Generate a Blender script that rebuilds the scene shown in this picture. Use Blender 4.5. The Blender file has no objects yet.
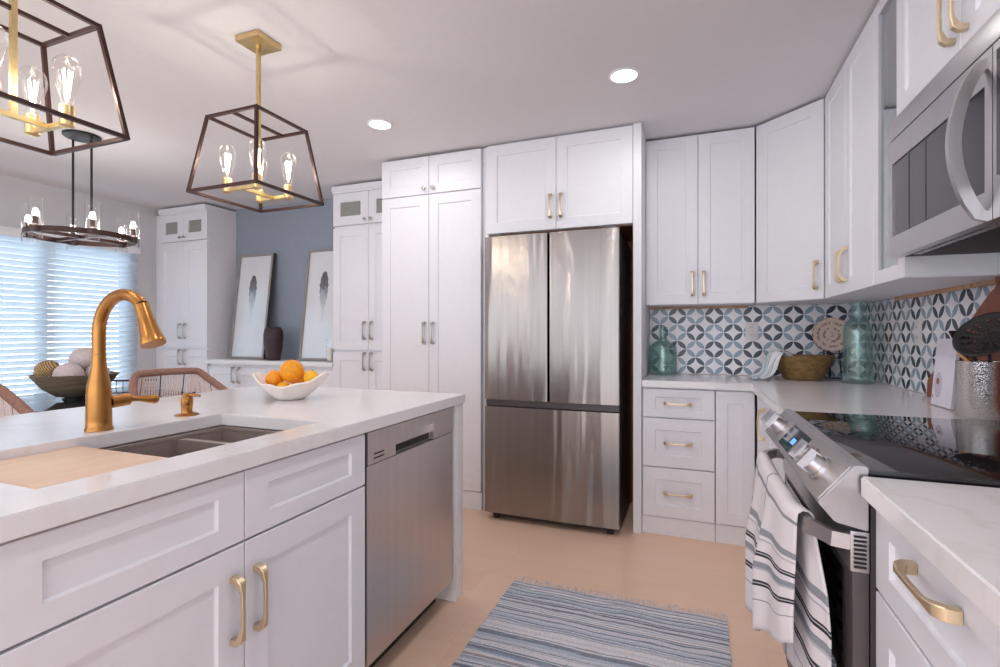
import bpy, bmesh, math, random
from mathutils import Vector, Matrix
random.seed(7)
C = bpy.context.scene.collection
S = bpy.context.scene
PI = math.pi

# ------------------------------------------------------------------ camera, world, exposure
cam_d = bpy.data.cameras.new('camera'); cam = bpy.data.objects.new('camera', cam_d); C.objects.link(cam)
cam_d.sensor_width = 36; cam_d.lens = 498 * 36 / 1000; cam_d.clip_start = .02
cam.location = (0, 0, 1.185); cam.rotation_euler = (PI / 2, 0, math.atan(193 / 498))
S.camera = cam
S.view_settings.view_transform = 'Standard'; S.view_settings.look = 'None'
S.view_settings.exposure = 0.27; S.view_settings.gamma = 1; S.view_settings.use_curve_mapping = False
S.cycles.max_bounces = 10; S.cycles.diffuse_bounces = 6; S.cycles.glossy_bounces = 4
S.cycles.transparent_max_bounces = 24; S.cycles.sample_clamp_indirect = 6
S.cycles.caustics_reflective = False; S.cycles.caustics_refractive = False

W = bpy.data.worlds.new('world'); S.world = W; W.use_nodes = True
wn = W.node_tree.nodes; wl = W.node_tree.links
bg = wn['Background']
tc = wn.new('ShaderNodeTexCoord'); sp = wn.new('ShaderNodeSeparateXYZ'); wl.new(tc.outputs['Generated'], sp.inputs[0])
mr = wn.new('ShaderNodeMapRange'); wl.new(sp.outputs['X'], mr.inputs[0])
mr.inputs[1].default_value = -.95; mr.inputs[2].default_value = -.7; mr.inputs[3].default_value = 0; mr.inputs[4].default_value = 1
mx = wn.new('ShaderNodeMix'); mx.data_type = 'RGBA'; wl.new(mr.outputs[0], mx.inputs[0])
mx.inputs[6].default_value = (2.9, 3.1, 3.3, 1); mx.inputs[7].default_value = (.92, .97, 1.06, 1)
wl.new(mx.outputs[2], bg.inputs[0]); bg.inputs[1].default_value = 2.0
DOWN_W, BULB_W, CHAND_W = 3.2, 1.5, 1.5

# ------------------------------------------------------------------ materials
def lin(c): return tuple(((v / 255) / 12.92 if v / 255 <= .04045 else ((v / 255 + .055) / 1.055) ** 2.4) for v in c) + (1,)
class N:
    """small node helper"""
    def __init__(s, name):
        s.m = bpy.data.materials.new(name); s.m.use_nodes = True
        s.n = s.m.node_tree.nodes; s.l = s.m.node_tree.links
        s.b = s.n['Principled BSDF']; s.out = s.n['Material Output']
    def new(s, t, **k):
        x = s.n.new('ShaderNode' + t)
        for a, v in k.items(): setattr(x, a, v)
        return x
    def put(s, sock, v):
        if hasattr(v, 'links') or isinstance(v, bpy.types.NodeSocket): s.l.new(v, sock)
        elif isinstance(v, (tuple, list)) and len(v) == 4 or not isinstance(v, (tuple, list)): sock.default_value = v
        else: sock.default_value = v
    def math(s, op, a, b=0, clamp=False):
        x = s.new('Math', operation=op, use_clamp=clamp); s.put(x.inputs[0], a); s.put(x.inputs[1], b); return x.outputs[0]
    def mix(s, f, a, b):
        x = s.new('Mix', data_type='RGBA'); s.put(x.inputs[0], f); s.put(x.inputs[6], a); s.put(x.inputs[7], b); return x.outputs[2]
    def pos(s, scale=(1, 1, 1)):
        t = s.new('TexCoord'); m = s.new('Mapping'); s.l.new(t.outputs['Object'], m.inputs[0]); m.inputs['Scale'].default_value = scale
        return m.outputs[0]
    def noise(s, vec, scale, detail=3, rough=.5):
        x = s.new('TexNoise'); s.l.new(vec, x.inputs['Vector']); x.inputs['Scale'].default_value = scale
        x.inputs['Detail'].default_value = detail; x.inputs['Roughness'].default_value = rough; return x.outputs['Fac']
    def ramp(s, f, stops, mode='LINEAR'):
        x = s.new('ValToRGB'); x.color_ramp.interpolation = mode; s.l.new(f, x.inputs[0]); e = x.color_ramp.elements
        while len(e) < len(stops): e.new(.5)
        for i, (p, c) in enumerate(stops): e[i].position = p; e[i].color = c
        return x.outputs[0]
    def bump(s, h, strength=.2, dist=.01):
        x = s.new('Bump'); x.inputs['Strength'].default_value = strength; x.inputs['Distance'].default_value = dist
        s.l.new(h, x.inputs['Height']); s.l.new(x.outputs[0], s.b.inputs['Normal'])
    def set(s, color=None, rough=.5, metal=0, **k):
        if color is not None: s.put(s.b.inputs['Base Color'], color)
        s.put(s.b.inputs['Roughness'], rough); s.put(s.b.inputs['Metallic'], metal)
        for a, v in k.items(): s.put(s.b.inputs[a.replace('_', ' ')], v)
        return s.m
def plain(name, c, rough=.5, metal=0, var=.04, vs=30, **k):
    """one colour with a faint procedural mottling"""
    x = N(name); f = x.noise(x.pos(), vs, 2)
    a = lin(c); lo = tuple(v * (1 - var) for v in a[:3]) + (1,); hi = tuple(min(1, v * (1 + var)) for v in a[:3]) + (1,)
    return x.set(x.ramp(f, [(.3, lo), (.7, hi)]), rough, metal, **k)

M = {}
M['cab'] = plain('cabinet_paint', (232, 231, 236), .38, var=.01)
M['wall'] = plain('wall_paint', (212, 211, 213), .7, var=.01)
M['blue'] = plain('blue_wall_paint', (146, 155, 168), .7, var=.02)
M['ceil'] = plain('ceiling_paint', (222, 219, 221), .85, var=.01)
M['white'] = plain('white_satin', (238, 238, 240), .4, var=.01)
M['raw'] = plain('raw_wood_edge', (190, 150, 120), .6, var=.15)
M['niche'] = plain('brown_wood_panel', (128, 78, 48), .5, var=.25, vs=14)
M['gold'] = plain('champagne_gold', (228, 208, 174), .36, 1, var=.05)
M['faucet'] = plain('brushed_brass', (180, 128, 72), .28, 1, var=.06)
M['pbrass'] = plain('satin_brass', (218, 194, 142), .36, 1, var=.05)
M['nickel'] = plain('brushed_nickel', (190, 184, 174), .3, 1, var=.05)
M['bronze'] = plain('dark_bronze', (66, 44, 40), .42, .5, var=.15)
M['black'] = plain('black_metal', (26, 25, 27), .5, .1)
M['blackp'] = plain('black_nylon', (32, 29, 31), .5)
M['dark'] = plain('dark_gap', (38, 28, 28), .6)
M['dgrey'] = plain('dark_grey_enamel', (92, 84, 86), .4, .2)
M['silver'] = plain('silver_trim', (200, 196, 198), .3, .9)
M['orange'] = plain('orange_peel', (246, 158, 22), .42, var=.12, vs=60)
M['lemon'] = plain('yellow_peel', (244, 186, 40), .42, var=.1, vs=60)
M['ceramic'] = plain('white_ceramic', (240, 232, 226), .25, var=.02)
M['vase'] = plain('dark_brown_vase', (62, 44, 46), .55, var=.25)
M['rope'] = plain('brown_rope', (150, 112, 98), .8, var=.2, vs=120)
M['cord'] = plain('beige_cord', (232, 218, 214), .8, var=.1, vs=120)
M['cordd'] = plain('dark_cord', (70, 60, 66), .8, var=.15, vs=120)
M['terra'] = plain('brown_board_wood', (142, 84, 66), .55, var=.18, vs=18)
M['spoon'] = plain('light_wood', (205, 150, 108), .55, var=.15)
M['ball'] = plain('pale_cord_ball', (206, 192, 192), .8, var=.1, vs=90)
M['plastic'] = plain('outlet_plastic', (226, 222, 224), .35, var=.01)
M['tglass'] = plain('dark_table_glass', (52, 54, 60), .06)
M['candle'] = plain('cream_wax', (236, 228, 214), .5)

def thin_glass(name, tint, ior=1.45, gloss=(1, 1, 1, 1), rough=.02, gain=1.0, base=0.):
    x = N(name); x.n.remove(x.b)
    t = x.new('BsdfTransparent'); t.inputs[0].default_value = tint
    g = x.new('BsdfGlossy'); g.inputs[0].default_value = gloss; g.inputs['Roughness'].default_value = rough
    lw = x.new('Fresnel'); lw.inputs['IOR'].default_value = ior
    f = x.math('ADD', x.math('MULTIPLY', lw.outputs[0], gain), base, True)
    ms = x.new('MixShader'); x.l.new(f, ms.inputs[0]); x.l.new(t.outputs[0], ms.inputs[1]); x.l.new(g.outputs[0], ms.inputs[2])
    x.l.new(ms.outputs[0], x.out.inputs[0]); return x.m
M['bulb'] = thin_glass('clear_bulb_glass', (.985, .975, .96, 1), 1.2, base=.04, gain=.45)
M['shade'] = thin_glass('clear_shade_glass', (.985, .985, .985, 1), 1.2, base=.035, gain=.6)
M['pane'] = thin_glass('window_glass', (.96, .98, .98, 1))
M['cabglass'] = thin_glass('cabinet_glass', (.86, .92, .92, 1), base=.45, gloss=(.86, .93, .93, 1))
M['bottle'] = thin_glass('aqua_glass', (.875, .945, .93, 1), 1.3, (.85, 1, .98, 1), .12, base=.09, gain=.4)
M['frost'] = plain('frosted_glass', (146, 148, 142), .35, var=.03)
def emit(name, c, s):
    x = N(name); x.n.remove(x.b); e = x.new('Emission'); e.inputs[0].default_value = c; e.inputs[1].default_value = s
    x.l.new(e.outputs[0], x.out.inputs[0]); return x.m
M['filament'] = emit('filament_glow', (1, .86, .66, 1), 22)
M['lens'] = emit('downlight_glow', (1, .97, .93, 1), 9)
M['display'] = emit('display_glow', (.15, .35, 1, 1), 1.5)

x = N('quartz')                                                     # white stone with faint warm veins
v = x.pos((1, 1, 1)); n1 = x.noise(v, 2.2, 6, .6); d = x.math('ABSOLUTE', x.math('SUBTRACT', n1, .5))
vein = x.ramp(d, [(0, (1, 1, 1, 1)), (.02, (0, 0, 0, 1))]); n2 = x.noise(v, 1.3, 2)
f = x.math('MULTIPLY', vein, x.math('MULTIPLY', x.math('POWER', n2, 3), .9))
M['quartz'] = x.set(x.mix(f, lin((234, 231, 232)), lin((206, 190, 182))), .16)

def steel(name, c, rough, streak=1.0, wav=0., vertical=True, aniso=0, metal=1):       # brushed stainless: fine streaks, slight oil-canning
    x = N(name); v = x.pos((60, 60, .5) if vertical else (1.5, 1.5, 120)); n = x.noise(v, 1, 4, .6)
    r = x.math('ADD', x.math('MULTIPLY', n, .14 * streak), rough - .07 * streak)
    a = lin(c); lo = tuple(q * (1 - .12 * streak) for q in a[:3]) + (1,); hi = tuple(min(1, q * (1 + .12 * streak)) for q in a[:3]) + (1,)
    if wav:
        w = x.noise(x.pos((7, 7, .55)), 1.6, 1, .4); x.bump(w, .35, wav)
    if aniso:
        tg = x.new('CombineXYZ'); tg.inputs[2].default_value = 1; x.l.new(tg.outputs[0], x.b.inputs['Tangent']); x.b.inputs['Anisotropic'].default_value = aniso
    return x.set(x.ramp(n, [(.3, lo), (.7, hi)]), r, metal)
M['steel'] = steel('brushed_stainless', (194, 191, 192), .3, .25)
M['steelf'] = steel('fridge_stainless', (150, 143, 139), .19, .35, .03, aniso=.88)
M['steeld'] = steel('dishwasher_stainless', (208, 201, 199), .36, .35)
M['sink'] = steel('sink_stainless', (186, 172, 166), .36, .4, metal=.65)
x = N('hammered_steel'); vo = x.new('TexVoronoi'); x.l.new(x.pos((1, 1, 2.2)), vo.inputs['Vector']); vo.inputs['Scale'].default_value = 170
x.bump(vo.outputs['Distance'], .35, .003); M['hammer'] = x.set(lin((214, 208, 206)), .14, 1)

x = N('oak_floor')                                                  # planks along X
v = x.pos(); sx = x.new('SeparateXYZ'); x.l.new(v, sx.inputs[0])
row = x.math('FLOOR', x.math('DIVIDE', sx.outputs[1], .19)); wn1 = x.new('TexWhiteNoise', noise_dimensions='1D'); x.l.new(row, wn1.inputs['W'])
xo = x.math('ADD', x.math('DIVIDE', sx.outputs[0], 1.5), x.math('MULTIPLY', wn1.outputs[0], 7)); col = x.math('FLOOR', xo)
cb = x.new('CombineXYZ'); x.l.new(row, cb.inputs[0]); x.l.new(col, cb.inputs[1]); wn2 = x.new('TexWhiteNoise', noise_dimensions='3D'); x.l.new(cb.outputs[0], wn2.inputs[0])
gv = x.new('VectorMath', operation='ADD'); x.l.new(x.pos((2.2, 26, 1)), gv.inputs[0]); x.l.new(wn2.outputs['Color'], gv.inputs[1])
g = x.noise(gv.outputs[0], 1.2, 5, .6)
base = x.mix(wn2.outputs[0], lin((238, 202, 174)), lin((245, 214, 190)))
base = x.mix(x.math('MULTIPLY', g, .42), base, lin((216, 174, 148)))
e1 = x.math('FRACT', x.math('DIVIDE', sx.outputs[1], .19)); e2 = x.math('FRACT', xo)
seam = x.math('MAXIMUM', x.math('LESS_THAN', e1, .012), x.math('LESS_THAN', e2, .002))
M['floor'] = x.set(x.mix(x.math('MULTIPLY', seam, .14), base, lin((140, 100, 76))), .36)

def tile_mat(name, axis, a0, pa, par):                              # circles of four petals, dark and light in a checker
    x = N(name); sx = x.new('SeparateXYZ'); x.l.new(x.pos(), sx.inputs[0])
    u = x.math('DIVIDE', x.math('SUBTRACT', sx.outputs[axis], a0), pa); w = x.math('DIVIDE', x.math('SUBTRACT', sx.outputs[2], .967), .1125)
    iu = x.math('ROUND', u); iw = x.math('ROUND', w)
    fu = x.math('ABSOLUTE', x.math('SUBTRACT', u, iu)); fw = x.math('ABSOLUTE', x.math('SUBTRACT', w, iw))
    def dist(a, b): return x.math('SQRT', x.math('ADD', x.math('MULTIPLY', a, a), x.math('MULTIPLY', b, b)))
    d1 = dist(fu, fw); d2 = dist(x.math('SUBTRACT', fu, .5), x.math('SUBTRACT', fw, .5))
    petal = x.math('MULTIPLY', x.math('LESS_THAN', d1, .485), x.math('LESS_THAN', d2, .485))
    parity = x.math('PINGPONG', x.math('ADD', x.math('ADD', iu, iw), par), 1)
    pc = x.mix(parity, lin((152, 168, 185)), lin((62, 70, 88)))
    line = x.math('LESS_THAN', x.math('MINIMUM', fu, fw), .008)
    out = x.math('GREATER_THAN', d1, .36)
    bgc = x.mix(x.math('MULTIPLY', x.math('MULTIPLY', line, out), .5), lin((244, 242, 245)), lin((150, 168, 190)))
    return x.set(x.mix(petal, bgc, pc), .22)
M['tileb'] = tile_mat('patterned_tile_back', 0, .016, .1157, 1)
M['tiler'] = tile_mat('patterned_tile_side', 1, 2.665, .1165, 0)

x = N('striped_rag')                                                # rag rug: random bands across, woven bump
sx = x.new('SeparateXYZ'); x.l.new(x.pos(), sx.inputs[0]); wob = x.noise(x.pos((2.5, 5, 1)), 1.5, 3)
yy = x.math('ADD', sx.outputs[1], x.math('MULTIPLY', wob, .028))
vo = x.new('TexVoronoi', voronoi_dimensions='1D'); x.l.new(x.math('MULTIPLY', yy, 62), vo.inputs['W']); vo.inputs['Scale'].default_value = 1
hs = x.new('SeparateColor'); x.l.new(vo.outputs['Color'], hs.inputs[0])
bands = x.ramp(hs.outputs[0], [(0, lin((196, 204, 218))), (.2, lin((162, 172, 194))), (.36, lin((238, 235, 238))), (.5, lin((204, 211, 222))), (.62, lin((134, 140, 160))), (.70, lin((184, 198, 210))), (.84, lin((222, 222, 228))), (.96, lin((96, 96, 112)))], 'CONSTANT')
vo2 = x.new('TexVoronoi', voronoi_dimensions='1D'); x.l.new(x.math('MULTIPLY', x.math('ADD', sx.outputs[1], x.math('MULTIPLY', x.noise(x.pos((4, 9, 1)), 1.5, 3), .03)), 170), vo2.inputs['W']); vo2.inputs['Scale'].default_value = 1
h2 = x.new('SeparateColor'); x.l.new(vo2.outputs['Color'], h2.inputs[0])
bands = x.mix(x.math('MULTIPLY', x.math('GREATER_THAN', h2.outputs[0], .74), .6), bands, lin((92, 96, 114))); bands = x.mix(x.math('MULTIPLY', x.math('LESS_THAN', h2.outputs[0], .3), .7), bands, lin((240, 238, 242)))
fl = x.noise(x.pos((90, 220, 1)), 1, 3, .7); fl2 = x.noise(x.pos((14, 60, 1)), 1, 3, .6)
c1 = x.mix(x.math('MULTIPLY', x.math('GREATER_THAN', fl, .56), .3), bands, lin((92, 92, 106))); c1 = x.mix(x.math('MULTIPLY', x.math('GREATER_THAN', fl2, .6), .3), c1, lin((228, 226, 230)))
wv = x.new('TexWave'); x.l.new(x.pos((1, 1, 1)), wv.inputs[0]); wv.inputs['Scale'].default_value = 60; wv.bands_direction = 'Y'
x.bump(x.math('ADD', wv.outputs['Fac'], fl), .5, .004); M['rug'] = x.set(c1, .95)
M['fringe'] = plain('cotton_fringe', (232, 222, 218), .9)

def cloth(name, base, stops, extra=None):
    x = N(name); uv = x.new('UVMap'); sx = x.new('SeparateXYZ'); x.l.new(uv.outputs[0], sx.inputs[0])
    c = x.ramp(sx.outputs[1], [(0, base)] + stops, 'CONSTANT')
    if extra: c = x.mix(x.math('MULTIPLY', x.math('LESS_THAN', x.math('ABSOLUTE', x.math('SUBTRACT', sx.outputs[0], extra[0])), extra[1]), .8), c, extra[2])
    x.bump(x.noise(x.pos((1, 1, 1)), 700, 2), .2, .001); return x.set(c, .95)
wh, gy, bk, lg = lin((232, 226, 228)), lin((150, 152, 160)), lin((48, 46, 54)), lin((188, 188, 194))
M['towel'] = cloth('striped_towel', wh, [(.05, gy), (.075, wh), (.30, gy), (.345, wh), (.37, lg), (.38, wh), (.455, bk), (.468, lg), (.476, bk), (.492, wh), (.53, gy), (.57, lg), (.585, wh), (.66, bk), (.673, lg), (.681, bk), (.697, wh), (.79, gy), (.80, wh)], (.52, .012, gy))
tl = lin((150, 186, 196)); w2 = lin((226, 228, 230)); dk = lin((116, 148, 160))
x = N('aqua_striped_cloth'); uv = x.new('UVMap'); sx = x.new('SeparateXYZ'); x.l.new(uv.outputs[0], sx.inputs[0])
M['cloth'] = x.set(x.ramp(x.math('FRACT', x.math('MULTIPLY', sx.outputs[0], 4.2)), [(0, w2), (.45, tl), (.62, w2), (.72, dk), (.8, w2)], 'CONSTANT'), .95)

def wood(name, a, b, sc, rough=.5):
    x = N(name); n = x.noise(x.pos(sc), 1.6, 5, .6); return x.set(x.ramp(n, [(.3, lin(a)), (.7, lin(b))]), rough)
M['board'] = wood('maple_board', (218, 188, 164), (230, 204, 182), (30, 2, 30))
M['carved'] = wood('carved_wood', (104, 78, 42), (158, 126, 78), (16, 16, 40), .5)
M['bowlw'] = wood('weathered_wood', (104, 92, 78), (150, 132, 108), (4, 4, 40), .6)
x = N('woven_gold'); wv = x.new('TexWave'); x.l.new(x.pos((1, 1, 1)), wv.inputs[0]); wv.inputs['Scale'].default_value = 32; wv.bands_direction = 'DIAGONAL'; wv.inputs['Distortion'].default_value = 1
x.bump(wv.outputs['Fac'], .6, .01); M['goldball'] = x.set(x.mix(wv.outputs['Fac'], lin((120, 84, 40)), lin((214, 184, 132))), .5, .2)
x = N('blind_slat'); sx0 = x.noise(x.pos(), 8, 2); x.set(x.ramp(sx0, [(.3, lin((226, 232, 238))), (.7, lin((236, 240, 244)))]), .5)
tr = x.new('BsdfTranslucent'); tr.inputs[0].default_value = lin((226, 236, 244)); ms = x.new('MixShader'); ms.inputs[0].default_value = .5
x.l.new(x.b.outputs[0], ms.inputs[1]); x.l.new(tr.outputs[0], ms.inputs[2]); x.l.new(ms.outputs[0], x.out.inputs[0]); M['slat'] = x.m
x = N('print_paper'); M['paper'] = x.set(x.ramp(x.noise(x.pos(), 4, 2), [(.3, lin((222, 226, 230))), (.7, lin((230, 233, 236)))]), .3, Coat_Weight=1., Coat_Roughness=.02, Coat_IOR=2.1)
x = N('feather_ink'); t = x.new('TexCoord'); sx = x.new('SeparateXYZ'); x.l.new(t.outputs['Generated'], sx.inputs[0])
h = x.math('ADD', sx.outputs[2], x.math('MULTIPLY', x.math('SUBTRACT', x.noise(x.pos((60, 1, 14)), 1, 3), .5), .5))
M['feather'] = x.set(x.ramp(h, [(.15, lin((214, 220, 226))), (.5, lin((176, 182, 190))), (.72, lin((96, 100, 108))), (.9, lin((66, 70, 76)))]), .3, Coat_Weight=1., Coat_Roughness=.02, Coat_IOR=2.1)
M['frame'] = plain('grey_wood_frame', (150, 144, 142), .5, var=.15, vs=60)
M['framed'] = plain('dark_frame_side', (70, 60, 58), .5, var=.15, vs=60)
M['ceranglass'] = plain('black_ceramic_glass', (16, 15, 17), .04, Specular_IOR_Level=.5)
M['mwglass'] = plain('microwave_glass', (62, 62, 68), .08, .35)
M['panelg'] = plain('control_glass', (26, 30, 34), .1)
x = N('embossed_plate'); t = x.new('TexCoord'); vm = x.new('VectorMath', operation='LENGTH'); x.l.new(t.outputs['Object'], vm.inputs[0])
ri = x.math('FRACT', x.math('MULTIPLY', vm.outputs['Value'], 30)); nn = x.noise(x.pos((1, 1, 1)), 55, 2)
f = x.math('MULTIPLY', x.math('LESS_THAN', ri, .42), x.math('GREATER_THAN', nn, .5)); M['plate'] = x.set(x.mix(x.math('MULTIPLY', f, .75), lin((226, 206, 192)), lin((156, 92, 84))), .45)
M['card'] = plain('pale_board', (226, 222, 232), .4, var=.03, vs=14)
M['cup'] = plain('print_brown', (136, 92, 72), .5, var=.2)
M['ringp'] = plain('print_lilac', (198, 190, 206), .5)

# ------------------------------------------------------------------ mesh helpers
class MB:
    def __init__(s): s.bm = bmesh.new()
    def box(s, x0, x1, y0, y1, z0, z1, bev=0, mat=None):
        b = bmesh.new(); v = [b.verts.new(p) for p in ((x0, y0, z0), (x1, y0, z0), (x1, y1, z0), (x0, y1, z0), (x0, y0, z1), (x1, y0, z1), (x1, y1, z1), (x0, y1, z1))]
        for f in ((0, 3, 2, 1), (4, 5, 6, 7), (0, 1, 5, 4), (1, 2, 6, 5), (2, 3, 7, 6), (3, 0, 4, 7)): b.faces.new([v[i] for i in f])
        if bev: bmesh.ops.bevel(b, geom=b.edges[:], offset=bev, segments=2, affect='EDGES', profile=.7)
        return s.add(b, mat)
    def add(s, b, mat=None):
        if mat is not None: b.transform(mat)
        me = bpy.data.meshes.new('t'); b.to_mesh(me); b.free(); s.bm.from_mesh(me); bpy.data.meshes.remove(me); return s
    def rings(s, rs, cap=True, closed=False):
        """rings of equal point count -> skin"""
        V = [[s.bm.verts.new(p) for p in r] for r in rs]; n = len(V[0]); m = len(V)
        for i in range(m if closed else m - 1):
            a, b = V[i], V[(i + 1) % m]
            for j in range(n): s.bm.faces.new((a[j], a[(j + 1) % n], b[(j + 1) % n], b[j]))
        if cap and not closed:
            s.bm.faces.new(V[0][::-1]); s.bm.faces.new(V[-1])
        return s
    def tube(s, pts, r, seg=10, closed=False, sq=None):
        pts = [Vector(p) for p in pts]; n = len(pts); R = r if isinstance(r, (list, tuple)) else [r] * n
        T = []
        for i in range(n):
            a = pts[(i - 1) % n] if closed or i else pts[i]; b = pts[(i + 1) % n] if closed or i < n - 1 else pts[i]
            T.append((b - a).normalized())
        up = Vector((0, 0, 1)) if abs(T[0].z) < .9 else Vector((0, 1, 0))
        u = (up - T[0] * up.dot(T[0])).normalized(); rs = []
        for i in range(n):
            u = (u - T[i] * u.dot(T[i])).normalized(); w = T[i].cross(u)
            if sq: rs.append([pts[i] + u * (sq[1] * b) + w * (sq[0] * a) for a, b in ((-1, -1), (1, -1), (1, 1), (-1, 1))])
            else: rs.append([pts[i] + u * (R[i] * math.cos(2 * PI * k / seg)) + w * (R[i] * math.sin(2 * PI * k / seg)) for k in range(seg)])
        return s.rings(rs, True, closed)
    def cyl(s, p0, p1, r0, r1=None, seg=20): return s.tube([p0, p1], [r0, r0 if r1 is None else r1], seg)
    def bar(s, p0, p1, w, h=None): return s.tube([p0, p1], 1, 4, sq=(w / 2, (h or w) / 2))
    def lathe(s, prof, c=(0, 0, 0), seg=32, fn=None):
        rs = []
        for k, (r, z) in enumerate(prof):
            ring = []
            for j in range(seg):
                a = 2 * PI * j / seg; q = r * (fn(a, k) if fn else 1); ring.append(Vector((c[0] + q * math.cos(a), c[1] + q * math.sin(a), c[2] + z)))
            rs.append(ring)
        return s.rings(rs, True)
    def prism(s, poly, y0, y1, ax='y'):
        def P(a, b, t): return {'y': (a, t, b), 'x': (t, a, b), 'z': (a, b, t)}[ax]
        return s.rings([[Vector(P(a, b, y0)) for a, b in poly], [Vector(P(a, b, y1)) for a, b in poly]])
    def sphere(s, c, r, seg=20, sc=(1, 1, 1)):
        b = bmesh.new(); bmesh.ops.create_uvsphere(b, u_segments=seg, v_segments=seg // 2 + 2, radius=r)
        return s.add(b, Matrix.Translation(c) @ Matrix.Diagonal((*sc, 1)))
    def mesh(s, name, mat, smooth=40):
        bmesh.ops.recalc_face_normals(s.bm, faces=s.bm.faces[:])
        me = bpy.data.meshes.new(name); s.bm.to_mesh(me); s.bm.free(); me.materials.append(mat)
        if smooth:
            for p in me.polygons: p.use_smooth = True
            me.set_sharp_from_angle(angle=math.radians(smooth))
        return me
    def build(s, name, mat, parent=None, loc=None, rotz=0, smooth=40):
        return link(name, s.mesh(name, M[mat] if isinstance(mat, str) else mat, smooth), parent, loc, rotz)
def link(name, me, parent=None, loc=None, rotz=0):
    o = bpy.data.objects.new(name, me); C.objects.link(o)
    if parent: o.parent = parent
    if loc: o.location = loc
    o.rotation_euler.z = rotz
    return o
def tag(o, label, cat, group=None):
    o['label'] = label; o['category'] = cat
    if group: o['group'] = group
    return o
def thing(name, label, cat, loc=(0, 0, 0), rotz=0, group=None):
    o = bpy.data.objects.new(name, None); C.objects.link(o); o.empty_display_size = .1
    o.location = loc; o.rotation_euler.z = rotz; return tag(o, label, cat, group)
def struct(o): o['kind'] = 'structure'; return o
def dup(o, loc, label, rotz=None):
    """copy of a thing with its parts, sub-parts and lights"""
    def rec(a, par):
        c = a.copy(); C.objects.link(c); c.parent = par
        for ch in a.children: rec(ch, c)
        return c
    r = rec(o, None); r.location = loc; r['label'] = label
    if rotz is not None: r.rotation_euler.z = rotz
    return r
def lamp(name, kind, power, parent, loc, size=.05, color=(1, 1, 1)):
    l = bpy.data.lights.new(name, kind); l.energy = power; l.color = color
    if kind == 'AREA': l.shape = 'DISK'; l.size = size
    else: l.shadow_soft_size = size
    o = bpy.data.objects.new(name, l); C.objects.link(o); o.parent = parent; o.location = loc; return o

# ------------------------------------------------------------------ room shell
CEIL = 2.44; XR, YB, XL, YD, YN = .99, 3.63, -5.08, 3.75, -2.6
struct(MB().box(XL - .1, XR + .1, YN, YD + .1, -.05, 0).build('floor', 'floor'))
struct(MB().box(XL - .1, XR + .1, YN, YD + .1, CEIL, CEIL + .05).build('ceiling', 'ceil'))
struct(MB().box(XR, XR + .1, YN, YD, 0, CEIL).build('wall_right', 'wall'))
struct(MB().box(-2.125, XR, YB, YD, 0, CEIL).build('wall_back', 'wall'))
struct(MB().box(XL, -2.125, YD, YD + .1, 0, CEIL).build('wall_dining', 'blue'))
wy0, wy1, wz0, wz1 = 1.05, 3.2, .12, 2.0
struct(MB().box(XL - .1, XL, YN, wy0, 0, CEIL).box(XL - .1, XL, wy1, YD, 0, CEIL).box(XL - .1, XL, wy0, wy1, wz1, CEIL).box(XL - .1, XL, wy0, wy1, 0, wz0).build('wall_left', 'wall'))
wf = struct(thing('window_1', '', '')); del wf['label'], wf['category']
m = MB(); X0, X1 = XL - .09, XL - .04
for a, b in ((wy0, wy0 + .05), (wy1 - .05, wy1), (2.49, 2.56)): m.box(X0, X1, a, b, wz0, wz1)
m.box(X0, X1, wy0, wy1, wz0, wz0 + .05).box(X0, X1, wy0, wy1, wz1 - .05, wz1)
struct(m.build('window_frame', 'white', wf)); struct(MB().box(XL - .068, XL - .062, wy0 + .05, wy1 - .05, wz0 + .05, wz1 - .05).build('window_pane', 'pane', wf))
struct(MB().box(-.283, XR - .012, YB - .011, YB - .001, .912, 1.368).build('trim_1', 'tileb'))
struct(MB().box(XR - .011, XR - .001, -.4, YB - .012, .912, 1.368).box(XR - .011, XR - .001, 1.2, 1.97, 1.368, 1.428).build('trim_2', 'tiler'))
struct(MB().box(XL + .001, XL + .014, YN, YD - .34, .001, .09).build('baseboard_left', 'white'))

# window blind
bl = thing('window_blind', 'white horizontal slat blind covering the bright dining window', 'blind', (XL + .05, 0, 0))
MB().box(-.03, .035, 1.0, 3.245, 1.955, 2.02, .004).build('headrail', 'white', bl)
m = MB(); z = 1.935
while z > .2:
    m.box(-.026, .026, 1.02, 3.23, -.0014, .0014, 0, Matrix.Translation((0, 0, z)) @ Matrix.Rotation(math.radians(-52), 4, 'Y')); z -= .047
m.build('slat_panel', 'slat', bl)
MB().box(-.024, .024, 1.02, 3.23, .165, .185, .003).build('bottom_rail', 'white', bl)
for y in (1.35, 1.95, 2.55, 3.05):
    MB().cyl((.03, y, .17), (.03, y, 1.955), .0016, seg=6).build('ladder_cord', 'white', bl)

# ------------------------------------------------------------------ cabinet hardware and doors
def pull_mesh(L=.142, name='pull', mat='gold'):
    m = MB(); h = L / 2; st = []
    prof = [(-h, 0, .0095, .007), (-h + .001, -.016, .0095, .008), (-h + .008, -.024, .0085, .008), (-h + .032, -.030, .0045, .0042), (0, -.031, .0042, .004)]
    prof += [(-a, b, c, d) for a, b, c, d in prof[-2::-1]]
    rs = []
    for i, (zz, y, hw, ht) in enumerate(prof):
        a = prof[max(i - 1, 0)]; b = prof[min(i + 1, len(prof) - 1)]
        t = Vector((0, b[1] - a[1], b[0] - a[0])).normalized(); n = Vector((1, 0, 0)).cross(t)
        p = Vector((0, y, zz)); rs.append([p + Vector((sx * hw, 0, 0)) + n * (sy * ht) for sx, sy in ((-1, -1), (1, -1), (1, 1), (-1, 1))])
    m.rings(rs); b = m.bm; bmesh.ops.bevel(b, geom=b.edges[:], offset=.0012, segments=1, affect='EDGES')
    return m.mesh(name, M[mat], 30)
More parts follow.
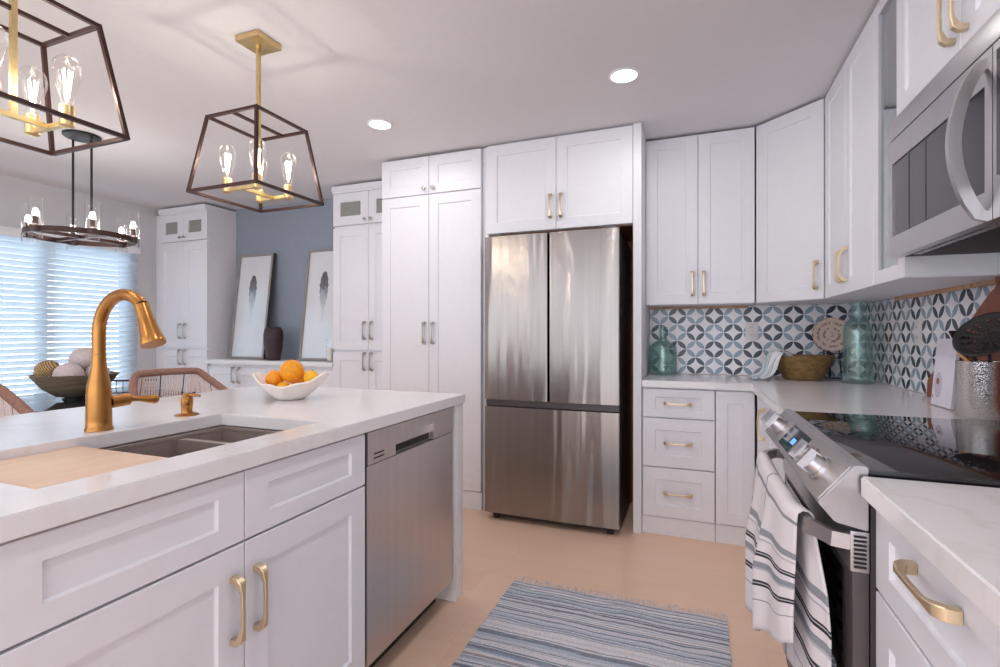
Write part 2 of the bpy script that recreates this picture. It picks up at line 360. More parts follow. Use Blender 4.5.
PULL = {'gold': pull_mesh(), 'nickel': pull_mesh(.14, 'pull_nickel', 'nickel')}
def knob_mesh():
    m = MB(); m.lathe([(.004, 0), (.004, .012), (.012, .016), (.0135, .021), (.011, .026), (.004, .0275)], seg=16)
    m.bm.transform(Matrix.Rotation(PI / 2, 4, 'X')); return m.mesh('round_knob', M['nickel'], 50)
KNOB = knob_mesh()
_cache = {}
def shaker(w, h, rail=.068, glass=False, t=.02):
    k = (round(w, 4), round(h, 4), rail, glass)
    if k in _cache: return _cache[k]
    m = MB(); b = m.bm; r = min(rail, w * .3); v = min(rail, h * .28); d = t if glass else .008; s = 0 if glass else .004
    def q(a, c, y): return [b.verts.new(p) for p in ((a, y, c), (w - a, y, c), (w - a, y, h - c), (a, y, h - c))]
    e = .0015
    o0, o, i1, i2 = q(0, 0, e), q(e, e, 0), q(r, v, 0), q(r + s, v + s, d); bk = q(0, 0, t)
    for A, B in ((bk, o0), (o0, o), (o, i1), (i1, i2)):
        for j in range(4): b.faces.new((A[j], A[(j + 1) % 4], B[(j + 1) % 4], B[j]))
    if glass:
        for j in range(4): b.faces.new((i2[j], i2[(j + 1) % 4], bk[(j + 1) % 4], bk[j]))
    else: b.faces.new(i2); b.faces.new(bk[::-1])
    _cache[k] = m.mesh('shaker_front', M['cab'], 0); return _cache[k]
def hardware(par, spec, nick=False):
    kind = spec[0]
    if kind == 'k': link('knob', KNOB, par, (spec[1], 0, spec[2])); return
    o = link('handle', PULL['nickel' if nick else 'gold'], par, (spec[1], 0, spec[2]))
    if kind == 'h': o.rotation_euler = (0, PI / 2, 0)
def front(cab, kind, x0, x1, z0, z1, hw=None, nick=False, rail=.068, glass=None):
    g = .0016; name = 'drawer' if kind == 'drawer' else 'door'
    d = link(name, shaker(x1 - x0 - 2 * g, z1 - z0 - 2 * g, rail, kind == 'glass'), cab, (x0 + g, 0, z0 + g))
    if kind == 'glass':
        r = min(rail, (x1 - x0 - 2 * g) * .3); v = min(rail, (z1 - z0 - 2 * g) * .28); MB().box(r - .004, x1 - x0 - 2 * g - r + .004, .009, .013, v - .004, z1 - z0 - 2 * g - v + .004).build('glass_panel', glass or 'cabglass', d)
    if hw:
        hx = hw[1] - x0 - g; hz = hw[2] - z0 - g; hardware(d, (hw[0], hx, hz), nick)
    return d
def cabinet(name, label, loc, rotz, w, dep, z0, z1, cat='cabinet', plinth=.1, setback=.02, group=None, hollow=None, cavity=False):
    """local frame: doors at y=0 facing -y, x along the run; carcass behind"""
    c = thing(name, label, cat, loc, rotz, group); m = MB(); zb = max(z0, plinth if z0 == 0 else z0); y = .0215; e = .0006
    if cavity:                                                     # open box (holds a sink or glassware)
        m.box(e, .018, y, dep, zb, z1).box(w - .018, w - e, y, dep, zb, z1).box(.018, w - .018, dep - .012, dep, zb, z1).box(.018, w - .018, y, dep - .012, zb, zb + .018)
        if cavity == 'top': m.box(.018, w - .018, y, dep - .012, z1 - .018, z1)
    elif hollow:
        m.box(e, w - e, y, dep, zb, hollow); m.box(e, .018, y, dep, hollow, z1).box(w - .018, w - e, y, dep, hollow, z1).box(.018, w - .018, dep - .012, dep, hollow, z1).box(.018, w - .018, y, dep - .012, z1 - .018, z1)
    else: m.box(e, w - e, y, dep, zb, z1)
    m.build('carcass', 'cab', c, smooth=0)
    if z0 == 0 and plinth: MB().box(e, w - e, setback, dep - .02, 0.001, plinth - .001).build('plinth', 'cab', c, smooth=0)
    return c
R90 = PI / 2

# ------------------------------------------------------------------ kitchen back run
YF = 3.05                                                           # door plane of the tall units
# pantry
c = cabinet('pantry_cabinet', 'tall white pantry cabinet reaching the ceiling, left of the refrigerator', (-2.1, YF, 0), 0, .782, .56, 0, 2.425, 'cabinet', .12, .012)
front(c, 'door', 0, .387, .125, 2.152, ('v', .353, 1.19), True); front(c, 'door', .387, .782, .125, 2.152, ('v', .421, 1.19), True)
front(c, 'door', 0, .387, 2.157, 2.422, ('k', .352, 2.195), True); front(c, 'door', .387, .782, 2.157, 2.422, ('k', .422, 2.195), True)
MB().box(.784, .822, .03, .05, .001, 2.43).build('filler_strip', 'cab', c, smooth=0)
# cabinet above fridge with its side panels
c = cabinet('fridge_surround_cabinet', 'white two-door cabinet boxed in above the refrigerator', (-1.275, YF, 0), 0, .942, .56, 1.842, 2.435)
front(c, 'door', 0, .471, 1.842, 2.425, ('v', .437, 1.988)); front(c, 'door', .471, .942, 1.842, 2.425, ('v', .505, 1.988))
MB().box(.943, .990, 0, .56, .001, 2.436).build('side_panel', 'cab', c, smooth=0)
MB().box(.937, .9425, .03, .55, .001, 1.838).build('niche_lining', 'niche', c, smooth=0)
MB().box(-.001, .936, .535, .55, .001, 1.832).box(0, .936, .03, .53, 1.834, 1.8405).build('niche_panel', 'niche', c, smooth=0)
MB().box(-.002, .012, .022, .53, .001, 1.833).build('side_panel', 'cab', c, smooth=0)

# refrigerator
fx0, fx1 = -1.246, -.398; fw = fx1 - fx0
r = thing('refrigerator', 'stainless steel french-door refrigerator with bottom freezer drawer', 'refrigerator', (fx0, 2.93, 0))
MB().box(.006, fw - .006, .068, .60, .045, 1.775, .004).build('body', 'dgrey', r)
def fdoor(x0, x1, z0, z1):
    m = MB(); n = 14; rs = []                                       # slightly bowed face, rounded vertical edges
    pts = []
    for i in range(n + 1):
        t = i / n; xx = x0 + (x1 - x0) * t; pts.append((xx, -.006 * (1 - (2 * t - 1) ** 2) + .006))
    pts[0] = (x0, .016); pts.insert(1, (x0 + .004, .007)); pts[-1] = (x1, .016); pts.insert(-1, (x1 - .004, .007))
    poly = pts + [(x1, .06), (x0, .06)]
    m.prism(poly, z0, z1, 'z'); return m.build('freezer_drawer' if z0 < .1 else 'door', 'steelf', r, smooth=50)
fdoor(0, fw / 2 - .004, .768, 1.80); d = fdoor(fw / 2 + .004, fw, .768, 1.80); fdoor(0, fw, .048, .722)
MB().box(fw - fw / 2 + .23, fw - .035, .0035, .0065, 1.735, 1.744).build('badge', 'silver', d)
MB().box(.004, fw - .004, .03, .065, .725, .765).build('grip_recess', 'dgrey', r)
MB().box(.01, fw - .01, .05, .066, .726, 1.79).build('door_gasket', 'dark', r)
for a in (.02, fw - .1):
    MB().box(a, a + .08, .03, .14, 1.801, 1.818, .004).build('hinge_cover', 'dgrey', r)
    MB().cyl((a + .04, .06, 0), (a + .04, .06, .046), .02, seg=14).build('foot', 'dark', r)
    MB().cyl((a + .04, .55, 0), (a + .04, .55, .046), .02, seg=14).build('foot', 'dark', r)
MB().box(.05, fw - .05, .08, .095, .012, .045).build('kick_grille', 'dark', r)

# base cabinets of the back run
c = cabinet('base_cabinet', 'white base cabinet of three stacked drawers beside the refrigerator panel', (-.283, 3.06, 0), 0, .4, .55, 0, .868, 'cabinet', .105, .016)
for z0, z1 in ((.694, .862), (.404, .69), (.11, .40)): front(c, 'drawer', .006, .398, z0, z1, ('h', .201, (z0 + z1) / 2))
c = cabinet('base_cabinet', 'white base cabinet with one tall door right of the three drawers', (.1185, 3.06, 0), 0, .2, .55, 0, .868, 'cabinet', .105, .016)
front(c, 'door', 0, .2, .11, .862)
# right run between corner and range (faces -X): local x runs towards -Y
c = cabinet('base_cabinet', 'white corner base cabinet between back run and range, door facing left', (.325, 3.058, 0), -R90, 1.105, .64, 0, .868, 'cabinet', .105, .016)
front(c, 'door', .03, .42, .11, .862, ('v', .345, .742)); front(c, 'door', .42, .76, .11, .862); front(c, 'drawer', .76, 1.1, .694, .862, ('h', .93, .778)); front(c, 'door', .76, 1.1, .11, .69)
# near right run
c = cabinet('base_cabinet', 'white drawer base cabinet in the near right corner beside the range', (.325, 1.146, 0), -R90, .57, .64, 0, .868, 'cabinet', .105, .016)
front(c, 'drawer', 0, .57, .70, .862, ('h', .256, .818)); front(c, 'drawer', 0, .57, .405, .696, ('h', .285, .56)); front(c, 'drawer', 0, .57, .11, .40, ('h', .285, .26))
c = cabinet('base_cabinet', 'white base cabinet at the picture edge, nearest the camera on the right', (.325, .5755, 0), -R90, .9, .64, 0, .868, 'cabinet', .105, .016)
front(c, 'drawer', 0, .45, .70, .862, ('h', .225, .818)); front(c, 'drawer', .45, .9, .70, .862, ('h', .675, .818)); front(c, 'door', 0, .45, .11, .696, ('v', .41, .6)); front(c, 'door', .45, .9, .11, .696, ('v', .49, .6))

# worktops
def slab(poly, z0, z1, name, par=None):
    m = MB(); m.prism(poly, z0, z1, 'z'); b = m.bm
    bmesh.ops.bevel(b, geom=[e for e in b.edges], offset=.003, segments=2, affect='EDGES'); return m.build(name, 'quartz', par, smooth=40)
tag(slab([(-.282, 3.04), (.303, 3.04), (.303, 1.953), (XR - .013, 1.953), (XR - .013, YB - .013), (-.282, YB - .013)], .87, .91, 'worktop'), 'L-shaped white stone worktop around the tiled back corner', 'worktop')
tag(slab([(.302, -.33), (XR - .013, -.33), (XR - .013, 1.15), (.302, 1.15)], .87, .91, 'worktop'), 'white stone worktop in the near right corner, this side of the range', 'worktop')

# wall cabinets
zu0, zu1 = 1.367, 2.43
def under(c, w, dep):
    MB().box(.01, w - .01, dep - .03, dep - .012, zu0 - .016, zu0 - .001).build('wood_cleat', 'raw', c, smooth=0)
c = cabinet('wall_cabinet', 'white two-door wall cabinet over the left half of the tiled back wall', (-.284, 3.335, 0), 0, .63, .28, zu0, zu1)
front(c, 'door', 0, .313, zu0, zu1 - .006, ('v', .28, 1.496)); front(c, 'door', .313, .63, zu0, zu1 - .006, ('v', .346, 1.496)); under(c, .63, .28)
dl = math.hypot(.645 - .348, 3.336 - 3.052)
ang = math.atan2(3.052 - 3.336, .645 - .348)
c = thing('wall_cabinet', 'white angled corner wall cabinet with one wide door', 'cabinet', (.348, 3.336, 0), ang)
m = MB(); ca, sa = math.cos(-ang), math.sin(-ang)
def loc2(px, py): qx, qy = px - .348, py - 3.336; return (qx * ca - qy * sa, qx * sa + qy * ca)
m.prism([loc2(*p) for p in ((.366, 3.350), (.655, 3.078), (.972, 3.068), (.972, 3.612), (.354, 3.612))], zu0, zu1, 'z'); m.build('carcass', 'cab', c, smooth=0)
front(c, 'door', .004, dl - .004, zu0, zu1 - .006, ('v', dl - .042, 1.496))
c = cabinet('wall_cabinet', 'white two-door wall cabinet on right wall, between angled corner and glass door', (.645, 3.05, 0), -R90, .752, .325, zu0, zu1)
front(c, 'door', 0, .372, zu0, zu1 - .006, ('v', .338, 1.496)); front(c, 'door', .372, .752, zu0, zu1 - .006, ('v', .406, 1.496)); under(c, .752, .325)
c = cabinet('wall_cabinet', 'narrow white wall cabinet with a glass door next to the microwave', (.645, 2.297, 0), -R90, .297, .325, zu0, zu1, cavity='top')
front(c, 'glass', 0, .297, zu0, zu1 - .006, rail=.05); under(c, .297, .325)
for z in (1.72, 2.07): MB().box(.019, .278, .04, .31, z, z + .014).build('shelf', 'cab', c, smooth=0)
MB().box(.2975, .3035, .0, .31, zu0 + .004, zu1).build('end_panel', 'white', c, smooth=0)
MB().box(.23, .285, .26, .30, zu0 - .02, zu0 - .001).build('corner_block', 'niche', c, smooth=0)
c = cabinet('wall_cabinet', 'white two-door cabinet directly above the microwave', (.62, 1.988, 0), -R90, .80, .35, 1.875, zu1)
front(c, 'door', 0, .42, 1.875, zu1 - .006, ('v', .388, 1.998)); front(c, 'door', .42, .80, 1.875, zu1 - .006, ('v', .454, 1.998))

# microwave
mw = thing('microwave', 'stainless over-the-range microwave with curved bar handle', 'microwave', (.60, 1.986, 1.43), -R90)
Wm, Hm = .79, .44
MB().box(.002, Wm - .002, .03, .37, .012, Hm - .002, .002).build('body', 'dgrey', mw)
MB().box(0, Wm, 0, .03, .378, Hm, .002).build('vent_strip', 'steel', mw)
m = MB(); m.box(0, .026, 0, .028, 0, .374).box(.575, .605, 0, .028, 0, .374).box(.026, .575, 0, .028, 0, .066).box(.026, .575, 0, .028, .30, .374)
d = m.build('door', 'steel', mw, smooth=0)
MB().box(.0265, .5745, .004, .02, .0665, .2995).build('window', 'mwglass', d)
for a in (.15, .265): MB().box(a, a + .0025, .0032, .0042, .068, .298).build('reflection_line', 'dark', d, smooth=0)  # cabinet reflections in the glass, painted as thin dark strips
pts = [(.578, .004, .012), (.578, -.012, .016)] + [(.578, -.014 - .042 * math.sin(PI * t / 12) ** .8, .02 + .318 * t / 12) for t in range(1, 12)] + [(.578, -.012, .342), (.578, .004, .346)]
MB().tube(pts, 1, 4, sq=(.008, .012)).build('handle', 'steel', d, smooth=50)
MB().box(.608, Wm, 0, .028, 0, .374).build('control_panel', 'steel', mw, smooth=0)
MB().box(.625, Wm - .01, -.002, .002, .09, .355, .0008).build('touch_panel', 'panelg', mw)
m = MB()
m.box(.02, Wm - .02, .035, .36, .002, .011); m.build('underside', 'dark', mw)
m = MB()
for k in range(16): m.box(.1 + k * .035, .125 + k * .035, .031, .05, -.002, .0018)
m.build('vent_grille', 'steel', mw, smooth=0)
MB().box(.45, .6, .2, .26, -.003, .0018).build('lamp_lens', emit('task_lamp_glow', (1, .9, .6, 1), 2.5), mw)

# ------------------------------------------------------------------ range
ry0, ry1 = 1.157, 1.945; RW = ry1 - ry0
rg = thing('range', 'stainless slide-in electric range with black glass cooktop', 'range', (0, 0, 0))
MB().box(.322, .962, ry0 + .004, ry1 - .004, .06, .9).build('body', 'dgrey', rg, smooth=0)
MB().box(.318, .968, ry0, ry1, .903, .921, .003).build('cooktop', 'ceranglass', rg)
m = MB(); m.prism([(.294, .926), (.3175, .926), (.3175, .80), (.262, .812), (.232, .848)], ry0, ry1, 'y'); b = m.bm
bmesh.ops.bevel(b, geom=b.edges[:], offset=.0025, segments=2, affect='EDGES'); cp = m.build('control_panel', 'silver', rg)
A, B = Vector((.294, 0, .926)), Vector((.232, 0, .848)); dirv = (B - A).normalized(); nrm = Vector((dirv.z, 0, -dirv.x))
if nrm.x > 0: nrm = -nrm
def on(t, y, off=0): p = A.lerp(B, t) + nrm * off; return Vector((p.x, y, p.z))
def plate(t0, t1, y0, y1, off0, off1, name, mat, par):
    m = MB(); m.rings([[on(t, y, off0) for t, y in ((t0, y0), (t1, y0), (t1, y1), (t0, y1))], [on(t, y, off1) for t, y in ((t0, y0), (t1, y0), (t1, y1), (t0, y1))]]); return m.build(name, mat, par, smooth=0)
plate(.06, .95, ry0 + .012, ry1 - .012, -.0005, .0012, 'fascia', 'steeld', cp)
dsp = plate(.16, .86, 1.475, 1.70, .001, .0022, 'display', 'panelg', cp)
plate(.45, .62, 1.56, 1.60, .0023, .0028, 'display_digit', 'display', dsp)
def range_knob(y):
    m = MB(); c0, c1, c2 = on(.5, y, .001), on(.5, y, .01), on(.5, y, .03)
    m.cyl(c0, c1, .03, .029, 24); m.cyl(c1, c2, .025, .022, 24)
    # raised grip across the knob
    e = [c2 + dirv * (.024 * a) + Vector((0, .007 * b2, 0)) + nrm * h for h in (-.012, .014) for a, b2 in ((-1, -1), (1, -1), (1, 1), (-1, 1))]
    m.rings([e[:4], e[4:]]); return m.build('knob', 'silver', cp, smooth=30)
for y in (1.275, 1.375, 1.80, 1.885): range_knob(y)
dr = MB().box(.292, .32, ry0 + .006, ry1 - .006, .21, .795, .003).build('oven_door', 'dgrey', rg)
MB().box(.2885, .293, ry0 + .06, ry1 - .06, .30, .70).build('oven_window', 'ceranglass', dr, smooth=0)
MB().box(.288, .32, ry0 + .003, ry1 - .003, .718, .798, .003).build('door_top_rail', 'silver', dr)
m = MB()
for k in range(8): m.box(.2935, .314, ry0 - .0006, ry0 + .002, .727 + k * .0085, .7305 + k * .0085)
m.build('vent_slot', 'dark', dr, smooth=0)
hp = [(.29, ry0 + .012, .774), (.262, ry0 + .014, .776), (.228, ry0 + .07, .778), (.21, ry0 + .14, .779), (.206, (ry0 + ry1) / 2, .78), (.21, ry1 - .14, .779), (.228, ry1 - .07, .778), (.262, ry1 - .014, .776), (.29, ry1 - .012, .774)]
MB().tube(hp, 1, 4, sq=(.0065, .015)).build('handle', 'silver', dr, smooth=50)
MB().box(.296, .32, ry0 + .006, ry1 - .006, .07, .2, .003).build('storage_drawer', 'dgrey', rg)
for y in (ry0 + .06, ry1 - .06):
    for xx in (.38, .9): MB().cyl((xx, y, 0), (xx, y, .06), .018, seg=12).build('foot', 'dark', rg)

# towel over the oven handle
def hx(y):
    P = sorted((p[1], p[0]) for p in hp)
    for (a, xa), (b, xb) in zip(P, P[1:]):
        if a <= y <= b: return xa + (xb - xa) * (y - a) / (b - a)
    return P[0][1]
def towel(name, label, y0, y1, front_len, back_len, ph, bz=.78, splay=.0):
    nU, nV = 40, 60; L = front_len + back_len + .06; m = bmesh.new(); uvl = m.loops.layers.uv.new('UVMap'); G = []
    for j in range(nV + 1):
        row = []
        for i in range(nU + 1):
            u = i / nU; y = y0 + (y1 - y0) * u; bx = hx(y); s = j / nV * L; flen = front_len * (.64 + .36 * min(1, u * 1.6)); s0 = s
            if s < front_len: s = front_len - (front_len - s) * flen / front_len
            fold = math.sin(u * 17 + ph) * .6 + math.sin(u * 31 + 2 * ph) * .3
            if s < front_len:
                dn = (front_len - s); k = min(1, dn / .22); xx = bx - .016 - k * (.15 + .85 * min(1, u * 2.5)) * (.012 + .017 * (fold + .9)) - .05 * splay * dn; zz = bz + .010 - dn
                yy = y + k * .012 * math.cos(u * 17 + ph) - splay * (u - .0) * dn * .25
            elif s < front_len + .06:
                t = (s - front_len) / .06 * PI; xx = bx - .016 * math.cos(t); zz = bz + .010 + .014 * math.sin(t); yy = y
            else:
                dn = s - front_len - .06; k = min(1, dn / .22); xx = bx + .017 + k * .022 * (.5 + .5 * fold); zz = bz + .010 - dn; yy = y + k * .012 * math.cos(u * 19 + ph) - .062 * (1 - u) ** 2 * min(1, max(0, dn - .04) / .1)
            zz -= .012 * math.sin(u * 9 + ph) * (1 if s < .05 or s > L - .05 else 0) * 0
            row.append(m.verts.new((xx, yy, zz)))
        G.append(row)
    for j in range(nV):
        for i in range(nU):
            f = m.faces.new((G[j][i], G[j][i + 1], G[j + 1][i + 1], G[j + 1][i]))
            for lp, (a, c) in zip(f.loops, ((i, j), (i + 1, j), (i + 1, j + 1), (i, j + 1))):
                s = c / nV * L; v = (front_len - s) / front_len if s < front_len + .03 else (s - front_len - .06) / back_len
                lp[uvl].uv = (a / nU, max(0.001, min(.999, v)))
    me = bpy.data.meshes.new(name); m.to_mesh(me); m.free(); me.materials.append(M['towel'])
    for p in me.polygons: p.use_smooth = True
    o = link(name, me); so = o.modifiers.new('thickness', 'SOLIDIFY'); so.thickness = .003; so.offset = 0
    return tag(o, label, 'towel')
towel('dish_towel', 'white dish towel with black and grey stripes draped over the oven handle', 1.236, 1.80, .44, .46, .6)

# ------------------------------------------------------------------ island
IX = -.98
def isl(label, y0, w, **k): return cabinet('island_cabinet', label, (IX, y0, 0), R90, w, .74, 0, .868, 'cabinet', .1, .075, **k)
c = isl('white island sink cabinet with two doors and gold bar handles', .413, .921, cavity=True)
front(c, 'drawer', 0, .46, .70, .864); front(c, 'drawer', .46, .921, .70, .864)
front(c, 'door', 0, .46, .105, .697, ('v', .428, .553)); front(c, 'door', .46, .921, .105, .697, ('v', .492, .553))
c = isl('white island cabinet at the left picture edge, nearest the camera', -.19, .60)
front(c, 'drawer', 0, .6, .70, .864); front(c, 'door', 0, .6, .105, .697, ('v', .04, .595))
# dishwasher
dw = thing('dishwasher', 'stainless steel dishwasher built into the island end', 'dishwasher', (IX, 1.340, 0), R90)
WD = .618
MB().box(.004, WD - .004, .03, .6, .1, .864).build('body', 'dark', dw, smooth=0)
d = MB().box(.003, WD - .003, 0, .03, .105, .755, .003).build('door', 'steeld', dw)
m = MB(); m.box(.003, .165, -.002, .03, .758, .864).box(.44, WD - .003, -.002, .03, .758, .864).box(.165, .44, -.002, .03, .822, .864).box(.165, .44, .018, .03, .758, .822)
cp = m.build('control_panel', 'steeld', dw, smooth=0)
MB().box(.168, .437, .0175, .019, .760, .785).build('pocket_grip', 'dark', cp, smooth=0)
m = MB()
for z in (.772, .786): m.box(.035, .095, -.0026, -.001, z, z + .005)
m.build('indicator_slot', 'dark', cp, smooth=0)
MB().box(.01, WD - .01, .08, .1, .001, .098).build('kick_plate', 'dark', dw, smooth=0)
# filler between cabinets and waterfall end, worktop with cut-out
wt = thing('island_worktop', 'white stone island worktop with waterfall end and sink cut-out', 'worktop')
sx0, sx1, sy0, sy1 = -1.512, -1.083, .525, 1.252
ix0, ix1, iy0, iy1 = -2.14, -.965, -.33, 2.055
m = MB(); b = m.bm
xs, ys = [ix0, sx0, sx1, ix1], [iy0, sy0, sy1, iy1]; T = {}
for zi, z in enumerate((.87, .91)):
    for i, xx in enumerate(xs):
        for j, y in enumerate(ys): T[zi, i, j] = b.verts.new((xx, y, z))
for i in range(3):
    for j in range(3):
        if (i, j) == (1, 1): continue
        b.faces.new([T[1, i, j], T[1, i + 1, j], T[1, i + 1, j + 1], T[1, i, j + 1]]); b.faces.new([T[0, i, j], T[0, i, j + 1], T[0, i + 1, j + 1], T[0, i + 1, j]])
for k in range(3):
    for (A1, B1) in (((k, 0), (k + 1, 0)), ((k, 3), (k + 1, 3)), ((0, k), (0, k + 1)), ((3, k), (3, k + 1))): b.faces.new([T[0, *A1], T[0, *B1], T[1, *B1], T[1, *A1]])
for A1, B1 in (((1, 1), (2, 1)), ((2, 1), (2, 2)), ((2, 2), (1, 2)), ((1, 2), (1, 1))): b.faces.new([T[0, *A1], T[0, *B1], T[1, *B1], T[1, *A1]])
bmesh.ops.recalc_face_normals(b, faces=b.faces[:])
bmesh.ops.bevel(b, geom=[e for e in b.edges if len(e.link_faces) == 2 and e.calc_face_angle(0) > .5], offset=.0025, segments=2, affect='EDGES')
m.build('top_slab', 'quartz', wt)
MB().box(ix0 + .35, ix1 - .008, 1.972, iy1 - .008, .002, .869, .002).build('waterfall_end', 'quartz', wt)
tag(MB().box(-1.76, -1.725, -.19, 1.965, .001, .868).build('island_back_panel', 'cab', smooth=0), 'white panel closing the seating side of the island', 'panel')

# sink
sk = thing('sink', 'double-bowl undermount stainless sink with a stepped ledge', 'sink', (0, 0, 0))
m = MB(); lz0, lz1 = .858, .8675; ox = .012; BX0, BX1 = sx0 + .018, sx1 - .018; B1 = (sy0 + .015, 1.082); B2 = (1.102, sy1 - .012)
m.box(sx0 - ox, BX0, sy0 - ox, sy1 + ox, lz0, lz1).box(BX1, sx1 + ox, sy0 - ox, sy1 + ox, lz0, lz1).box(BX0, BX1, sy0 - ox, B1[0], lz0, lz1).box(BX0, BX1, B2[1], sy1 + ox, lz0, lz1)
m.build('ledge', 'sink', sk, smooth=0)
def basin(y0, y1, zt):
    m = MB(); t = .002; zb = .66
    m.box(BX0, BX0 + t, y0, y1, zb, zt).box(BX1 - t, BX1, y0, y1, zb, zt).box(BX0 + t, BX1 - t, y0, y0 + t, zb, zt).box(BX0 + t, BX1 - t, y1 - t, y1, zb, zt).box(BX0 + t, BX1 - t, y0 + t, y1 - t, zb, zb + t)
    o = m.build('bowl', 'sink', sk, smooth=0); MB().lathe([(.045, 0), (.045, .003), (.03, .002), (.01, .001)], ((BX0 + BX1) / 2, (y0 + y1) / 2, zb + t), 20).build('drain', 'silver', o)
basin(*B1, .857); basin(*B2, .857)
MB().box(BX0 + .001, BX1 - .001, B1[1] + .0005, B2[0] - .0005, .845, .857, .003).build('divider', 'sink', sk)
o = MB().box(sx0 + .004, sx1 - .006, sy0 + .004, .822, .8685, .889, .003).build('cutting_board', 'board'); tag(o, 'pale maple cutting board set over the left end of the sink', 'cutting board')

# faucet
FX, FY = -1.578, .91
fc = thing('faucet', 'brushed brass gooseneck faucet behind the island sink', 'faucet', (FX, FY, .91))
MB().lathe([(.0335, 0.0005), (.0335, .006), (.031, .009), (.0305, .03), (.030, .10), (.0285, .125), (.0205, .165), (.0178, .185), (.0168, .215)], seg=32).build('body', 'faucet', fc, smooth=60)
pts = [(0, 0, .2155), (0, 0, .30)] + [(.106 - .106 * math.cos(PI * k / 16), 0, .277 + .106 * math.sin(PI * k / 16)) for k in range(0, 13)]
pts.insert(2, (0, 0, .27)) if False else None
pts = [(0, 0, .2155), (0, 0, .25)] + pts[2:]
MB().tube(pts, .0164, 18).build('gooseneck', 'faucet', fc, smooth=60)
p = Vector(pts[-1]); q = Vector((.229, 0, .246)); dd = (q - p).normalized()
MB().tube([p, p + dd * .02, p + dd * .05, p + dd * .09, q - dd * .006, q], [.0178, .0178, .0205, .0255, .0305, .0295], 24).build('spray_head', 'faucet', fc, smooth=60)
lv = MB().cyl((0, .028, .076), (0, .078, .079), .0185, seg=20).build('valve', 'faucet', fc, smooth=60)
MB().tube([(0, .0785, .079), (0, .085, .079), (.004, .09, .0785), (.012, .106, .078), (.022, .124, .075), (.03, .14, .073), (.034, .148, .072)], [.0175, .015, .009, .009, .012, .014, .008], 16).build('lever', 'faucet', fc, smooth=60)
sd = thing('soap_dispenser', 'small brass soap dispenser to the right of the faucet', 'soap dispenser', (-1.592, 1.185, .91))
MB().lathe([(.036, .0005), (.036, .003), (.03, .006), (.018, .008), (.017, .012), (.017, .03), (.0185, .034), (.0185, .058), (.016, .062)], seg=26).build('body', 'faucet', sd, smooth=50)
MB().cyl((0, 0, .062), (0, 0, .074), .013, seg=18).build('pump_head', 'faucet', sd, smooth=50)
MB().tube([(.006, 0, .068), (.035, .006, .068), (.05, .009, .066)], [.006, .005, .004], 10).build('spout', 'faucet', sd)

# fruit bowl
BXc, BYc = -1.57, 1.63
m = MB(); ax = math.atan2(.361, .932); seg = 48
def brad(a, t):
    k = math.cos(a - ax); tip = abs(k) ** 6
    return .05 + (.072 + .036 * tip) * t ** (.8)
def bz_(a, t): k = math.cos(a - ax); tip = abs(k) ** 4; return (.062 + .046 * tip + .005 * math.sin(7 * a)) * t
rs = [[Vector((0.03 * math.cos(2 * PI * j / seg), .03 * math.sin(2 * PI * j / seg), .001)) for j in range(seg)]]
for t in (0, .15, .35, .6, .85, 1): rs.append([Vector((brad(2 * PI * j / seg, t) * math.cos(2 * PI * j / seg), brad(2 * PI * j / seg, t) * math.sin(2 * PI * j / seg), .001 + bz_(2 * PI * j / seg, t))) for j in range(seg)])
for t in (1, .85, .6, .35, .15, 0): rs.append([Vector(((brad(2 * PI * j / seg, t) - .006) * math.cos(2 * PI * j / seg), (brad(2 * PI * j / seg, t) - .006) * math.sin(2 * PI * j / seg), .006 + bz_(2 * PI * j / seg, t))) for j in range(seg)])
m.rings(rs); o = m.build('fruit_bowl', 'ceramic', None, (BXc, BYc, .91), smooth=60); tag(o, 'white wavy-rimmed bowl of oranges on the island worktop', 'bowl')
def fruit(dx, dy, dz, r, mat, label, sc=(1, 1, 1)):
    t = thing('orange', label, 'orange', (BXc + dx, BYc + dy, .91 + dz), random.random() * 6, 'oranges in the white bowl')
    m = MB(); m.sphere((0, 0, 0), r, 24, sc); m.build('fruit', mat, t, smooth=80); MB().lathe([(.004, 0), (.003, .002), (.001, .003)], (.2 * r, 0, r * .965 * sc[2]), 8).build('stem_scar', 'bronze', t)
fruit(-.070, -.02, .085, .036, 'orange', 'orange at the left end of the white bowl')
fruit(.010, -.006, .118, .048, 'orange', 'large orange on top in the middle of the white bowl')
fruit(-.03, .064, .088, .036, 'orange', 'orange at the back of the white bowl, left of the big one')
fruit(.079, .028, .091, .031, 'lemon', 'yellow orange at the right end of the white bowl')
fruit(-.004, -.038, .046, .030, 'lemon', 'orange low at the front of the white bowl')

